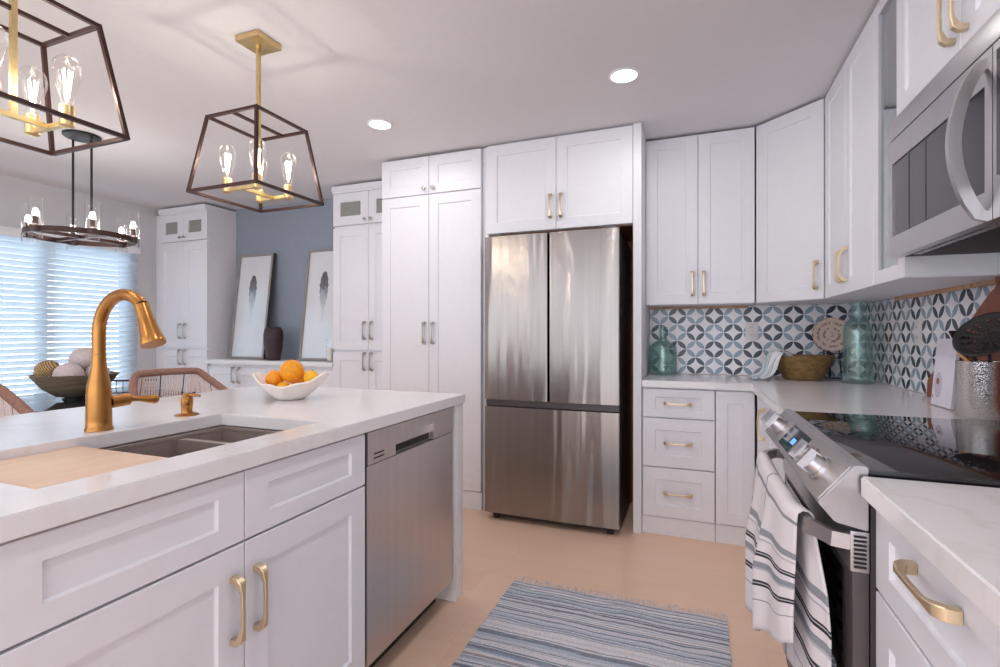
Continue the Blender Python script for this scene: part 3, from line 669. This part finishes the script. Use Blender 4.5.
# ------------------------------------------------------------------ pendants
def pendant(label, loc):
    p = thing('pendant_light', label, 'pendant light', loc, 0, 'lantern pendants over the island')      # origin on the ceiling
    MB().box(-.064, .064, -.064, .064, -.024, -.0005, .003).build('canopy', 'pbrass', p)
    MB().cyl((0, 0, -.04), (0, 0, -.024), .011, seg=14).build('collar', 'pbrass', p)
    MB().bar((0, 0, -.04), (0, 0, -.662), .0135).build('rod', 'pbrass', p, smooth=0)
    zt, zb, a, b, w = -.361, -.675, .134, .183, .0112; cs = ((-1, -1), (1, -1), (1, 1), (-1, 1))
    m = MB()
    for i in range(4):
        s0, s1 = cs[i], cs[(i + 1) % 4]
        m.bar((s0[0] * a, s0[1] * a, zt), (s1[0] * a, s1[1] * a, zt), w); m.bar((s0[0] * b, s0[1] * b, zb), (s1[0] * b, s1[1] * b, zb), w)
        m.bar((s0[0] * a, s0[1] * a, zt + w / 2), (s0[0] * b, s0[1] * b, zb - w / 2), w)
    m.bar((0, -a, zt), (0, a, zt), w); m.build('lantern_frame', 'bronze', p, smooth=0)
    q, zc = .083, -.655
    m = MB(); m.bar((0, -q, zc), (0, q, zc), .014, .014)
    for sy in (-1, 1): m.bar((-q, sy * q, zc), (q, sy * q, zc), .014, .014)
    m.build('arm_cluster', 'pbrass', p, smooth=0)
    for s0 in cs:
        c = (s0[0] * q, s0[1] * q)
        k = MB().lathe([(.012, -.012), (.018, -.008), (.018, .048), (.013, .05)], (c[0], c[1], zc), 18).build('socket', 'pbrass', p, smooth=40)
        g = MB().lathe([(.012, .05), (.0145, .068), (.0235, .098), (.0325, .134), (.0345, .153), (.0305, .173), (.019, .188), (.003, .194)], (c[0], c[1], zc), 22).build('bulb', 'bulb', p, smooth=60)
        m = MB()
        for i in range(6):
            an = i * PI / 3; r0 = .009 + .003 * (i % 2); m.cyl((c[0] + .004 * math.cos(an), c[1] + .004 * math.sin(an), zc + .075), (c[0] + r0 * math.cos(an), c[1] + r0 * math.sin(an), zc + .15), .0014, seg=5)
        m.build('filament', 'filament', g)
        lamp('bulb_light', 'POINT', BULB_W, p, (c[0], c[1], zc + .11), .012, (1, .92, .82))
    return p
P = pendant('lantern pendant over the far end of the island, whole in view', (-1.734, 1.614, CEIL))
dup(P, (-1.747, .795, CEIL), 'lantern pendant over the near end of the island, cut by the top left corner')

# ------------------------------------------------------------------ chandelier
CX, CY = -3.608, 1.985
ch = thing('chandelier', 'round black ring chandelier with six glass cylinders over the dining table', 'chandelier', (CX, CY, CEIL))
MB().lathe([(.098, -.0005), (.098, -.014), (.09, -.02), (.01, -.021)], seg=32).build('canopy', 'black', ch)
for s in (-1, 1): MB().cyl((s * .093, 0, -.02), (s * .093, 0, -.645), .0065, seg=10).build('rod', 'black', ch)
zr, RR = -.645, .271
m = MB(); m.tube([(RR * math.cos(2 * PI * k / 48), RR * math.sin(2 * PI * k / 48), zr) for k in range(48)], 1, 4, True, sq=(.006, .016)); m.build('ring', 'bronze', ch, smooth=50)
m = MB(); m.bar((-RR, 0, zr), (RR, 0, zr), .02, .02); m.bar((0, -RR, zr), (0, RR, zr), .02, .02); m.build('crossbar', 'bronze', ch, smooth=0)
for k in range(6):
    an = math.radians(41.3) + k * PI / 3; c = (RR * math.cos(an), RR * math.sin(an))
    MB().lathe([(.012, -.022), (.024, -.02), (.024, .018), (.018, .022), (.012, .03), (.012, .07), (.008, .072)], (c[0], c[1], zr), 18).build('lamp_cup', 'bronze', ch, smooth=40)
    m = MB(); pr = [(.033, -.05), (.033, .19)]
    V = [[m.bm.verts.new((c[0] + r0 * math.cos(2 * PI * j / 24), c[1] + r0 * math.sin(2 * PI * j / 24), zr + z0)) for j in range(24)] for r0, z0 in pr]
    for j in range(24): m.bm.faces.new((V[0][j], V[0][(j + 1) % 24], V[1][(j + 1) % 24], V[1][j]))
    m.build('glass_shade', 'shade', ch, smooth=60)
    MB().sphere((c[0], c[1], zr + .098), .013, 12, (1, 1, 1.7)).build('bulb', 'filament', ch, smooth=80)
    lamp('bulb_light', 'POINT', CHAND_W, ch, (c[0], c[1], zr + .098), .0225, (1, .94, .88))

# ------------------------------------------------------------------ recessed lights
def downlight(label, x0, y0):
    d = thing('ceiling_light', label, 'ceiling light', (x0, y0, CEIL), 0, 'recessed ceiling lights')
    m = MB(); m.lathe([(.0745, -.0005), (.0745, -.004), (.062, -.007), (.0605, -.003), (.0605, -.0005)], seg=32); m.build('trim_ring', 'white', d)
    MB().lathe([(.0603, -.0008), (.0603, -.003), (.02, -.0035)], seg=32).build('diffuser', 'lens', d)
    lamp('downlight', 'AREA', DOWN_W, d, (0, 0, -.012), .12, (1, .98, .98)); return d
D = downlight('round recessed ceiling light in front of the refrigerator cabinets, right of centre', -.312, 2.472)
dup(D, (-1.748, 2.522, CEIL), 'round recessed ceiling light in front of the tall pantry, left of centre')
for (xx, yy) in ((-.312, .95), (-.312, -.6), (-1.748, -.6), (-3.2, -.6)): dup(D, (xx, yy, CEIL), 'round recessed ceiling light outside the picture, nearer the camera')

# ------------------------------------------------------------------ dining end: tall cabinets, buffet
YT = 3.42
def tallcab(label, x0, w):
    c = cabinet('tall_cabinet', label, (x0, YT, 0), 0, w, YD - YT - .002, 0, 2.375, 'cabinet', .1, .015, 'tall cabinets flanking the buffet', hollow=2.09)
    h = w / 2
    front(c, 'door', 0, h, .105, 1.03, ('v', h - .035, .955), True); front(c, 'door', h, w, .105, 1.03, ('v', h + .035, .955), True)
    front(c, 'door', 0, h, 1.045, 2.07, ('v', h - .035, 1.21), True); front(c, 'door', h, w, 1.045, 2.07, ('v', h + .035, 1.21), True)
    front(c, 'glass', 0, h, 2.09, 2.36, ('k', h - .03, 2.125), True, .075, 'frost'); front(c, 'glass', h, w, 2.09, 2.36, ('k', h + .03, 2.125), True, .075, 'frost')
    m = MB(); m.box(0.001, w - .001, -.02, YD - YT - .004, 2.376, 2.418); m.box(.001, w - .001, -.008, .02, 2.36, 2.376); m.build('crown', 'cab', c, smooth=0)
    return c
tallcab('tall white cabinet in the dining corner next to the blinds', -4.977, .654)
tallcab('tall white cabinet between the buffet and the kitchen pantry', -2.842, .715)
MB().box(-.1, -.0015, .03, .05, .001, 2.375).build('filler_strip', 'cab', bpy.data.objects['tall_cabinet'], smooth=0)
bw = 1.478
for i, (xx, lab) in enumerate(((-4.3215, 'left white buffet base cabinet under the first feather picture'), (-4.3215 + bw / 2, 'right white buffet base cabinet under the second feather picture'))):
    c = cabinet('buffet_cabinet', lab, (xx, YT + .01, 0), 0, bw / 2 - .001, .31, 0, .898, 'cabinet', .1, .02, 'buffet base cabinets'); w = bw / 2 - .001; h = w / 2
    front(c, 'door', 0, h, .105, .87, ('v', h - .035, .80), True); front(c, 'door', h, w, .105, .87, ('v', h + .035, .80), True)
tag(MB().box(-4.321, -2.845, YT - .012, YD - .002, .90, .938, .003).build('buffet_worktop', 'white'), 'white buffet top below the blue wall', 'worktop')

def picture(label, x0):
    w, h, tilt = .44, 1.03, math.radians(7)
    p = thing('picture', label, 'picture', (x0, 3.565, .942), 0, 'feather pictures on the buffet'); p.rotation_euler = (-tilt, 0, 0); f = .022
    MB().box(0, f, 0, .03, 0, h).box(w - f, w, 0, .03, 0, h).box(f, w - f, 0, .03, 0, f).box(f, w - f, 0, .03, h - f, h).build('frame', 'frame', p, smooth=0)
    MB().box(f, w - f, .012, .028, f, h - f).build('print', 'paper', p, smooth=0)
    MB().box(w - .001, w + .0006, .004, .03, 0, h).build('frame_edge', 'framed', p, smooth=0)
    out = []; n = 22; cx = w * .47
    for k in range(n + 1):
        t = k / n; zz = h * (.80 - .46 * t); hw = .05 * (math.sin(PI * min(1, t * 1.25 + .0) ** .75) ** .7 if t < .78 else max(.12, (1 - t) / .22 * .55)); out.append((zz, hw * (1 + .12 * math.sin(k * 2.3))))
    poly = [(cx - hw + .02 * (1 - zz / h), zz) for zz, hw in out] + [(cx + hw * .9 + .02 * (1 - zz / h), zz) for zz, hw in out[::-1]]
    MB().prism(poly, .0112, .0121, 'y').build('feather', 'feather', p, smooth=0); return p
picture('framed grey feather print leaning on the blue wall, left of the vase', -4.215)
picture('framed grey feather print leaning on the blue wall, right of the vase', -3.352)
vs = MB().lathe([(.072, 0), (.078, .01), (.098, .10), (.112, .19), (.112, .24), (.098, .285), (.078, .305), (.07, .306), (.07, .26)], seg=40, fn=lambda a, k: .76 * (1 + .02 * math.sin(20 * a))).build('vase', 'vase', None, (-3.595, 3.515, .939), smooth=60)
tag(vs, 'dark brown ribbed vase standing between the two feather pictures', 'vase')
cv = thing('candle_holder', 'pale glass candle holder at the right end of the buffet', 'candle holder', (-2.91, 3.475, .939))
m = MB(); m.lathe([(.034, 0), (.034, .01), (.036, .20), (.032, .20), (.031, .012)], seg=20); m.build('glass_cylinder', 'shade', cv, smooth=50); MB().cyl((0, 0, .013), (0, 0, .12), .024, seg=16).build('candle', 'candle', cv)

# dining table, decorative bowl
tb = thing('dining_table', 'round dark glass dining table with a black pedestal', 'table', (-3.83, 2.07, 0))
MB().lathe([(.597, .735), (.6, .738), (.6, .747), (.597, .75), (.01, .75)], seg=64).build('tabletop', 'tglass', tb)
MB().lathe([(.28, 0.001), (.28, .015), (.05, .04), (.04, .68), (.14, .734)], seg=24).build('pedestal', 'black', tb)
db = thing('decorative_bowl', 'wide weathered wood bowl of decor balls on the dining table', 'bowl', (-3.83, 2.07, .751))
MB().lathe([(.06, .018), (.10, .022), (.17, .075), (.235, .165), (.222, .167), (.16, .085), (.08, .035)], seg=40).build('bowl', 'bowlw', db, smooth=60)
MB().lathe([(.07, 0), (.07, .004), (.06, .008), (.06, .0175)], seg=24).build('foot_ring', 'black', db)
def ball(c, r, mat, lab): tag(MB().sphere((0, 0, 0), r, 24).build('decor_ball', mat, None, c, smooth=80), lab, 'decor ball', 'balls in the dining table bowl')
ball((-3.921, 1.963, .751 + .187), .072, 'goldball', 'woven gold decor ball at the left of the dining table bowl')
ball((-3.745, 1.985, .751 + .165), .08, 'ball', 'pale decor ball in front, right of the gold ball')
ball((-3.85, 2.13, .751 + .258), .082, 'ball', 'pale decor ball stacked highest in the dining table bowl')
ball((-3.719, 2.137, .751 + .168), .066, 'ball', 'pale decor ball at the right, behind the faucet neck')

# black wire dining chair
def wire_chair(label, loc, rz):
    c = thing('dining_chair', label, 'chair', loc, rz); r0 = .0045
    m = MB(); m.tube([(-.23, -.2, .47), (-.24, -.22, .62), (-.24, -.235, .80), (.24, -.235, .80), (.24, -.22, .62), (.23, -.2, .47)], .008, 8); 
    for i in range(1, 10): xx = -.23 + .46 * i / 10; m.cyl((xx, -.2, .47), (xx, -.235, .80), .0028, seg=5)
    for z in (.54, .60, .66, .74): m.cyl((-.235, -.2 - (z - .47) * .1, z), (.235, -.2 - (z - .47) * .1, z), .0028, seg=5)
    m.build('backrest', 'black', c)
    m = MB(); m.tube([(-.23, -.2, .455), (-.23, .22, .455), (.23, .22, .455), (.23, -.2, .455)], .007, 8, True)
    for i in range(1, 10): xx = -.23 + .46 * i / 10; m.cyl((xx, -.2, .455), (xx, .22, .455), .0028, seg=5)
    for i in range(1, 9): yy = -.2 + .42 * i / 9; m.cyl((-.23, yy, .457), (.23, yy, .457), .0028, seg=5)
    m.build('seat', 'black', c)
    for xx in (-.21, .21):
        for yy in (-.19, .2): MB().cyl((xx, yy, .452), (xx * 1.15, yy * 1.2, .001), .008, seg=8).build('leg', 'black', c)
    return c
wire_chair('black wire dining chair behind the decorative bowl', (-4.19, 2.50, 0), math.radians(219.7))

# rope counter stools
def stool(label, loc, rz):
    s = thing('counter_stool', label, 'stool', loc, rz, 'rope counter stools behind the island')      # faces +x
    def arc(sy): return [(0, sy * .115, .980), (0, sy * .138, .978), (.006, sy * .155, .968), (.025, sy * .168, .95), (.08, sy * .19, .915), (.16, sy * .212, .872), (.23, sy * .222, .835), (.28, sy * .225, .80), (.31, sy * .22, .74), (.32, sy * .225, .63)]
    top = arc(-1)[::-1] + [(0, 0, .983)] + arc(1)
    MB().tube(top, .0185, 12).build('back_rail', 'rope', s, smooth=60)
    seat = [(-.02 + .04 * 0, -.17, .63), (.33, -.24, .63), (.36, 0, .63), (.33, .24, .63), (-.02, .17, .63)]
    m = MB(); m.tube([(-.06, -.15, .63), (.33, -.235, .63), (.33, .235, .63), (-.06, .15, .63)], .014, 10, True); m.build('seat_frame', 'black', s)
    MB().box(-.05, .32, -.16, .16, .632, .655, .008).build('seat', 'cord', s)
    ma, mb = MB(), MB(); n = 132
    def P(u):                                                       # along the top rail, u in 0..1
        f = u * (len(top) - 1); i = min(int(f), len(top) - 2); return Vector(top[i]).lerp(Vector(top[i + 1]), f - i)
    def Q(u):
        w = [(.30, -.235, .65), (.10, -.19, .65), (-.06, -.15, .65), (-.06, .15, .65), (.10, .19, .65), (.30, .235, .65)]
        f = u * (len(w) - 1); i = min(int(f), len(w) - 2); return Vector(w[i]).lerp(Vector(w[i + 1]), f - i)
    for k in range(n + 1):
        u = .14 + .72 * k / n; a, b_ = P(u), Q(k / n); md = a.lerp(b_, .45); (ma if k % 9 else mb).tube([a, md, b_], .0042 if k % 9 else .003, 5)
    for k in range(0, n - 24, 6):                                    # crossing cords that make the V pattern
        u0 = .14 + .72 * k / n; u1 = .14 + .72 * (k + 24) / n
        a, b_ = P(u0).lerp(Q(k / n), .35), P(u1).lerp(Q((k + 24) / n), .62); mb.tube([a + Vector((-.006, 0, 0)), b_ + Vector((-.006, 0, 0))], .0028, 5)
        a, b_ = P(u1).lerp(Q((k + 24) / n), .35), P(u0).lerp(Q(k / n), .62); mb.tube([a + Vector((-.006, 0, 0)), b_ + Vector((-.006, 0, 0))], .0028, 5)
    ma.build('woven_back', 'cord', s); mb.build('woven_accent', 'cordd', s)
    for xx, yy in ((-.05, -.15), (-.05, .15), (.32, -.23), (.32, .23)): MB().cyl((xx, yy, .625), (xx * 1.15, yy * 1.1, .001), .011, seg=10).build('leg', 'black', s)
    MB().tube([(-.055, -.155, .22), (.345, -.24, .22), (.345, .24, .22), (-.055, .155, .22)], .008, 8, True).build('footrest', 'black', s)
    return s
st = stool('woven rope counter stool to the right of the faucet', (-2.60, 1.835, 0), math.radians(-14))
dup(st, (-2.585, .965, 0), 'woven rope counter stool at the left picture edge', math.radians(-14))

# ------------------------------------------------------------------ rug
m = bmesh.new(); uvl = None; nx, ny = 40, 60; rx0, rx1, ry0_, ry1_ = -.797, .128, .70, 2.245; G = []
for j in range(ny + 1):
    row = []
    for i in range(nx + 1):
        a, b_ = i / nx, j / ny; ed = .003 * math.sin(b_ * 61 + 2 * math.sin(b_ * 23)) * (1 if i in (0, nx) else 0)
        row.append(m.verts.new((rx0 + (rx1 - rx0) * a + ed, ry0_ + (ry1_ - ry0_) * b_ - .012 * (a - .5) ** 2, .0075 + .0012 * math.sin(b_ * 150) + .001 * math.sin(a * 20 + b_ * 9))))
    G.append(row)
for j in range(ny):
    for i in range(nx): m.faces.new((G[j][i], G[j][i + 1], G[j + 1][i + 1], G[j + 1][i]))
ext = bmesh.ops.extrude_face_region(m, geom=m.faces[:])
for v in ext['geom']:
    if isinstance(v, bmesh.types.BMVert): v.co.z = .0012
rug = thing('rug', 'blue grey and white striped rag rug on the wood floor', 'rug')
k = MB(); k.bm.free(); k.bm = m; k.build('rug_body', 'rug', rug, smooth=60)
k = MB()
for i in range(150):
    a = rx0 + (rx1 - rx0) * (i + .5) / 150; l = .03 + random.random() * .03; s1, s2 = random.uniform(-.012, .012), random.uniform(-.02, .02)
    k.tube([(a, ry1_ - .008, .006), (a + s1, ry1_ + l * .5, .007), (a + s2, ry1_ + l, .003)], [.0022, .002, .0014], 5)
k.build('fringe', 'fringe', rug)

# ------------------------------------------------------------------ things on the worktops
def glassware(name, prof, mat, label, cat, loc, seg=40):
    return tag(MB().lathe(prof, seg=seg).build(name, mat, None, loc, smooth=60), label, cat)
glassware('glass_bottle', [(.085, 0), (.091, .01), (.088, .035), (.088, .17), (.084, .19), (.06, .212), (.034, .226), (.026, .24), (.0255, .30), (.03, .304), (.03, .318), (.021, .318), (.0205, .245), (.03, .22), (.058, .206), (.08, .186), (.084, .17), (.084, .03), (.07, .012)], 'bottle', 'short wide aqua glass bottle in front of tiles, beside the refrigerator panel', 'bottle', (-.188, 3.505, .911))
glassware('glass_bottle', [(.070, 0), (.076, .008), (.076, .045), (.069, .06), (.068, .29), (.064, .32), (.05, .342), (.036, .356), (.0315, .37), (.031, .425), (.036, .43), (.036, .446), (.026, .446), (.0255, .375), (.045, .338), (.06, .315), (.064, .285), (.064, .05), (.05, .02)], 'bottle', 'tall green glass bottle in the tiled corner', 'bottle', (.85, 3.29, .911))
cb = tag(MB().lathe([(.098, 0), (.104, .006), (.122, .045), (.148, .10), (.166, .142), (.158, .143), (.138, .10), (.11, .05), (.09, .02)], seg=72, fn=lambda a, k: 1 + (.012 * math.sin(28 * a) if 1 < k < 7 else 0)).build('wooden_bowl', 'carved', None, (.612, 3.44, .911), smooth=50), 'carved brown wooden bowl with fluted sides in front of the tiles', 'bowl')
# cloth draped over the bowl rim
m = bmesh.new(); uvl = m.loops.layers.uv.new('UVMap'); path = [(-.045, 1.005), (-.012, 1.045), (.012, 1.066), (.034, 1.064), (.052, 1.04), (.066, 1.0), (.08, .962), (.10, .932), (.13, .919), (.165, .9155)]; nU = 24; G = []
rimp = Vector((.612 - .15 * .93, 3.44 - .15 * .37, 0)); dv = Vector((-.93, -.37, 0)); wv_ = Vector((.37, -.93, 0))
for j, (pd, pz) in enumerate(path):
    row = []
    for i in range(nU + 1):
        u = i / nU; sp = 1 + .3 * max(0, j - 4) / 5
        p = rimp + dv * (pd + .03 * (u - .5) * (1 if j > 4 else .3) - .006 * math.sin(u * 21 + j)) + wv_ * ((u - .5) * .15 * sp)
        curve = -.13 * (u - .5) ** 2 if j < 5 else 0
        p += dv * (-1.9 * (u - .5) ** 2 * .08)
        row.append(m.verts.new((p.x, p.y, max(.9165, pz + .007 * math.sin(u * 19 + .4 * j) + .008))))
    G.append(row)
for j in range(len(path) - 1):
    for i in range(nU):
        f = m.faces.new((G[j][i], G[j][i + 1], G[j + 1][i + 1], G[j + 1][i]))
        for lp, (a, c) in zip(f.loops, ((i, j), (i + 1, j), (i + 1, j + 1), (i, j + 1))): lp[uvl].uv = (a / nU, c / 9)
me = bpy.data.meshes.new('tea_cloth'); m.to_mesh(me); m.free(); me.materials.append(M['cloth'])
for p in me.polygons: p.use_smooth = True
o = link('tea_cloth', me); o.modifiers.new('s', 'SUBSURF').levels = 1; o.modifiers[-1].render_levels = 2; so = o.modifiers.new('thickness', 'SOLIDIFY'); so.thickness = .003
tag(o, 'white and aqua striped cloth hanging over the carved bowl', 'cloth')
# plate on easel
ez = tag(MB().tube([(.748, 3.535, .914), (.748, 3.55, .94), (.752, 3.592, 1.15)], .004, 6).tube([(.835, 3.535, .914), (.835, 3.55, .94), (.828, 3.592, 1.15)], .004, 6).bar((.744, 3.535, .9155), (.839, 3.535, .9155), .008).bar((.744, 3.545, 1.062), (.839, 3.545, 1.062), .006).bar((.75, 3.545, 1.062), (.75, 3.575, 1.062), .006).bar((.833, 3.545, 1.062), (.833, 3.575, 1.062), .006).tube([(.79, 3.612, .914), (.79, 3.606, 1.12)], .004, 6).bar((.752, 3.592, 1.12), (.829, 3.592, 1.12), .006).build('plate_stand', 'black', None), 'black metal easel holding the embossed plate behind the wooden bowl', 'stand')
pm = MB(); pm.lathe([(.012, .001), (.06, 0), (.085, .008), (.105, .016), (.104, .021), (.084, .013), (.06, .006), (.012, .0065)], seg=48, fn=lambda a, k: 1 + (.012 * math.sin(18 * a) if k in (3, 4) else 0))
pl = pm.build('decorative_plate', 'plate', None, (.785, 3.55, 1.176), smooth=50); pl.rotation_euler = (math.radians(80), 0, 0)
tag(pl, 'round cream and red embossed plate propped behind the green bottle', 'plate')
# outlets
def outlet(label, loc, rz):
    p = thing('power_outlet', label, 'outlet', loc, rz)
    MB().box(-.037, .037, -.006, 0, -.06, .06, .002).build('cover_plate', 'plastic', p)
    for z in (-.024, .024):
        s = MB().box(-.017, .017, -.0085, -.0055, z - .016, z + .016, .002).build('socket', 'plastic', p)
        MB().box(-.008, -.006, -.0092, -.008, z - .005, z + .007).box(.006, .008, -.0092, -.008, z - .004, z + .006).build('slot', 'dark', s, smooth=0)
outlet('white outlet on the back tiles above the wooden bowl', (.357, YB - .0112, 1.20), 0)
outlet('white outlet on the right wall tiles left of the utensils', (XR - .0112, 2.86, 1.19), -R90)

# leaning boards, utensil crock
m = MB(); xx = .966
m.rings([[Vector((xx - .006 + (.9 - z) * .06 * -1 * 0 + d_ + (1.35 - z) * -.012, y, z)) for y, z in ((2.66, .915), (2.655, .985), (2.62, 1.012), (2.18, 1.325), (2.10, 1.36), (2.02, 1.345), (1.985, 1.29), (1.985, .915))] for d_ in (-.018, 0)])
tag(m.build('wooden_board', 'terra', None, smooth=30), 'large reddish brown wooden board leaning on the right wall tiles', 'board')
pb = thing('serving_board', 'white printed board leaning between the tiles and the steel crock', 'board')
def pbp(u, v, d_): q = Vector((.866, 2.395, .9125)).lerp(Vector((.866, 2.235, .9125)), u) + Vector((.058, .115 - .02 * u, .25)) * v; return q + Vector((-.3, 0, .07)).normalized() * d_
m = MB(); rr = [(0, 0), (1, 0), (1, 1), (.14, 1), (.06, .96)]
m.rings([[pbp(u, v, 0) for u, v in rr], [pbp(u, v, .01) for u, v in rr]]); m.build('board', 'card', pb, smooth=0)
def disc(cu, cv, ru, rv, name, mat, d_=.0102, ri=None):
    m = MB(); n = 20; o_ = [pbp(cu + ru * math.cos(2 * PI * k / n), cv + rv * math.sin(2 * PI * k / n), d_) for k in range(n)]; t_ = [p + Vector((-.0006, 0, .0001)) for p in o_]; m.rings([o_, t_]); m.build(name, mat, pb, smooth=0)
disc(.30, .30, .17, .19, 'printed_ring', 'ringp'); disc(.29, .35, .07, .05, 'printed_cup', 'cup', .011); disc(.08, .12, .02, .02, 'printed_dot', 'cup', .0104)
CXk, CYk = .878, 2.09
ck = thing('utensil_crock', 'hammered steel crock of cooking utensils beside the cooktop', 'crock', (CXk, CYk, .911))
MB().lathe([(.059, 0), (.061, .003), (.061, .181), (.0625, .184), (.0595, .184), (.058, .181), (.058, .006), (.01, .004)], seg=48).build('vessel', 'hammer', ck, smooth=50)
# black skimmer
m = MB(); nr, na = 13, 42; b = m.bm; Rk = .094; ctr = b.verts.new((0, 0, -.016)); G = []
for i in range(1, nr + 1):
    r0 = Rk * i / nr; G.append([b.verts.new((r0 * math.cos(2 * PI * j / na), r0 * .85 * math.sin(2 * PI * j / na), -.016 + .022 * (i / nr) ** 2)) for j in range(na)])
for j in range(na): b.faces.new((ctr, G[0][j], G[0][(j + 1) % na]))
for i in range(nr - 1):
    for j in range(na):
        if 2 <= i <= 8 and i % 2 == 0 and j % 3 == 1: continue
        b.faces.new((G[i][j], G[i][(j + 1) % na], G[i + 1][(j + 1) % na], G[i + 1][j]))
sk_ = thing('skimmer', 'black perforated skimmer standing in the steel crock, frontmost', 'utensil', (CXk, CYk, .911))
h = m.build('skimmer_head', 'blackp', sk_, (.004, -.026, .268), smooth=60); h.rotation_euler = (math.radians(62), math.radians(-14), math.radians(-52)); so = h.modifiers.new('t', 'SOLIDIFY'); so.thickness = .003
MB().tube([(.016, -.005, .008), (.022, -.006, .15), (.018, -.012, .2), (.006, -.020, .243)], [.006, .006, .005, .005], 8).build('handle', 'blackp', sk_)
sp_ = thing('spatula', 'black slotted spatula tilted to the left in the steel crock', 'utensil', (CXk, CYk, .911))
MB().tube([(.02, .03, .008), (.008, .042, .18), (-.008, .076, .235)], .0055, 8).build('handle', 'blackp', sp_)
MB().tube([(-.008, .076, .235), (-.012, .086, .25), (-.02, .104, .283)], 1, 4, sq=(.03, .0025)).build('blade', 'blackp', sp_)
for i, (dx, dy, tx, ty, lab) in enumerate(((-.022, .012, -.042, .028, 'light wooden spoon handle leaning left in the steel crock'), (-.028, -.008, -.048, .010, 'light wooden spoon handle in front of the skimmer'))):
    w_ = thing('wooden_spoon', lab, 'utensil', (CXk, CYk, .911)); MB().tube([(-.01 + .02 * (1 - i), -.024 + .03 * (1 - i), .008), (dx, dy, .17), (tx * .9 - .006, ty * .9, .208)], [.005, .0055, .0065], 10).build('handle', 'spoon', w_)
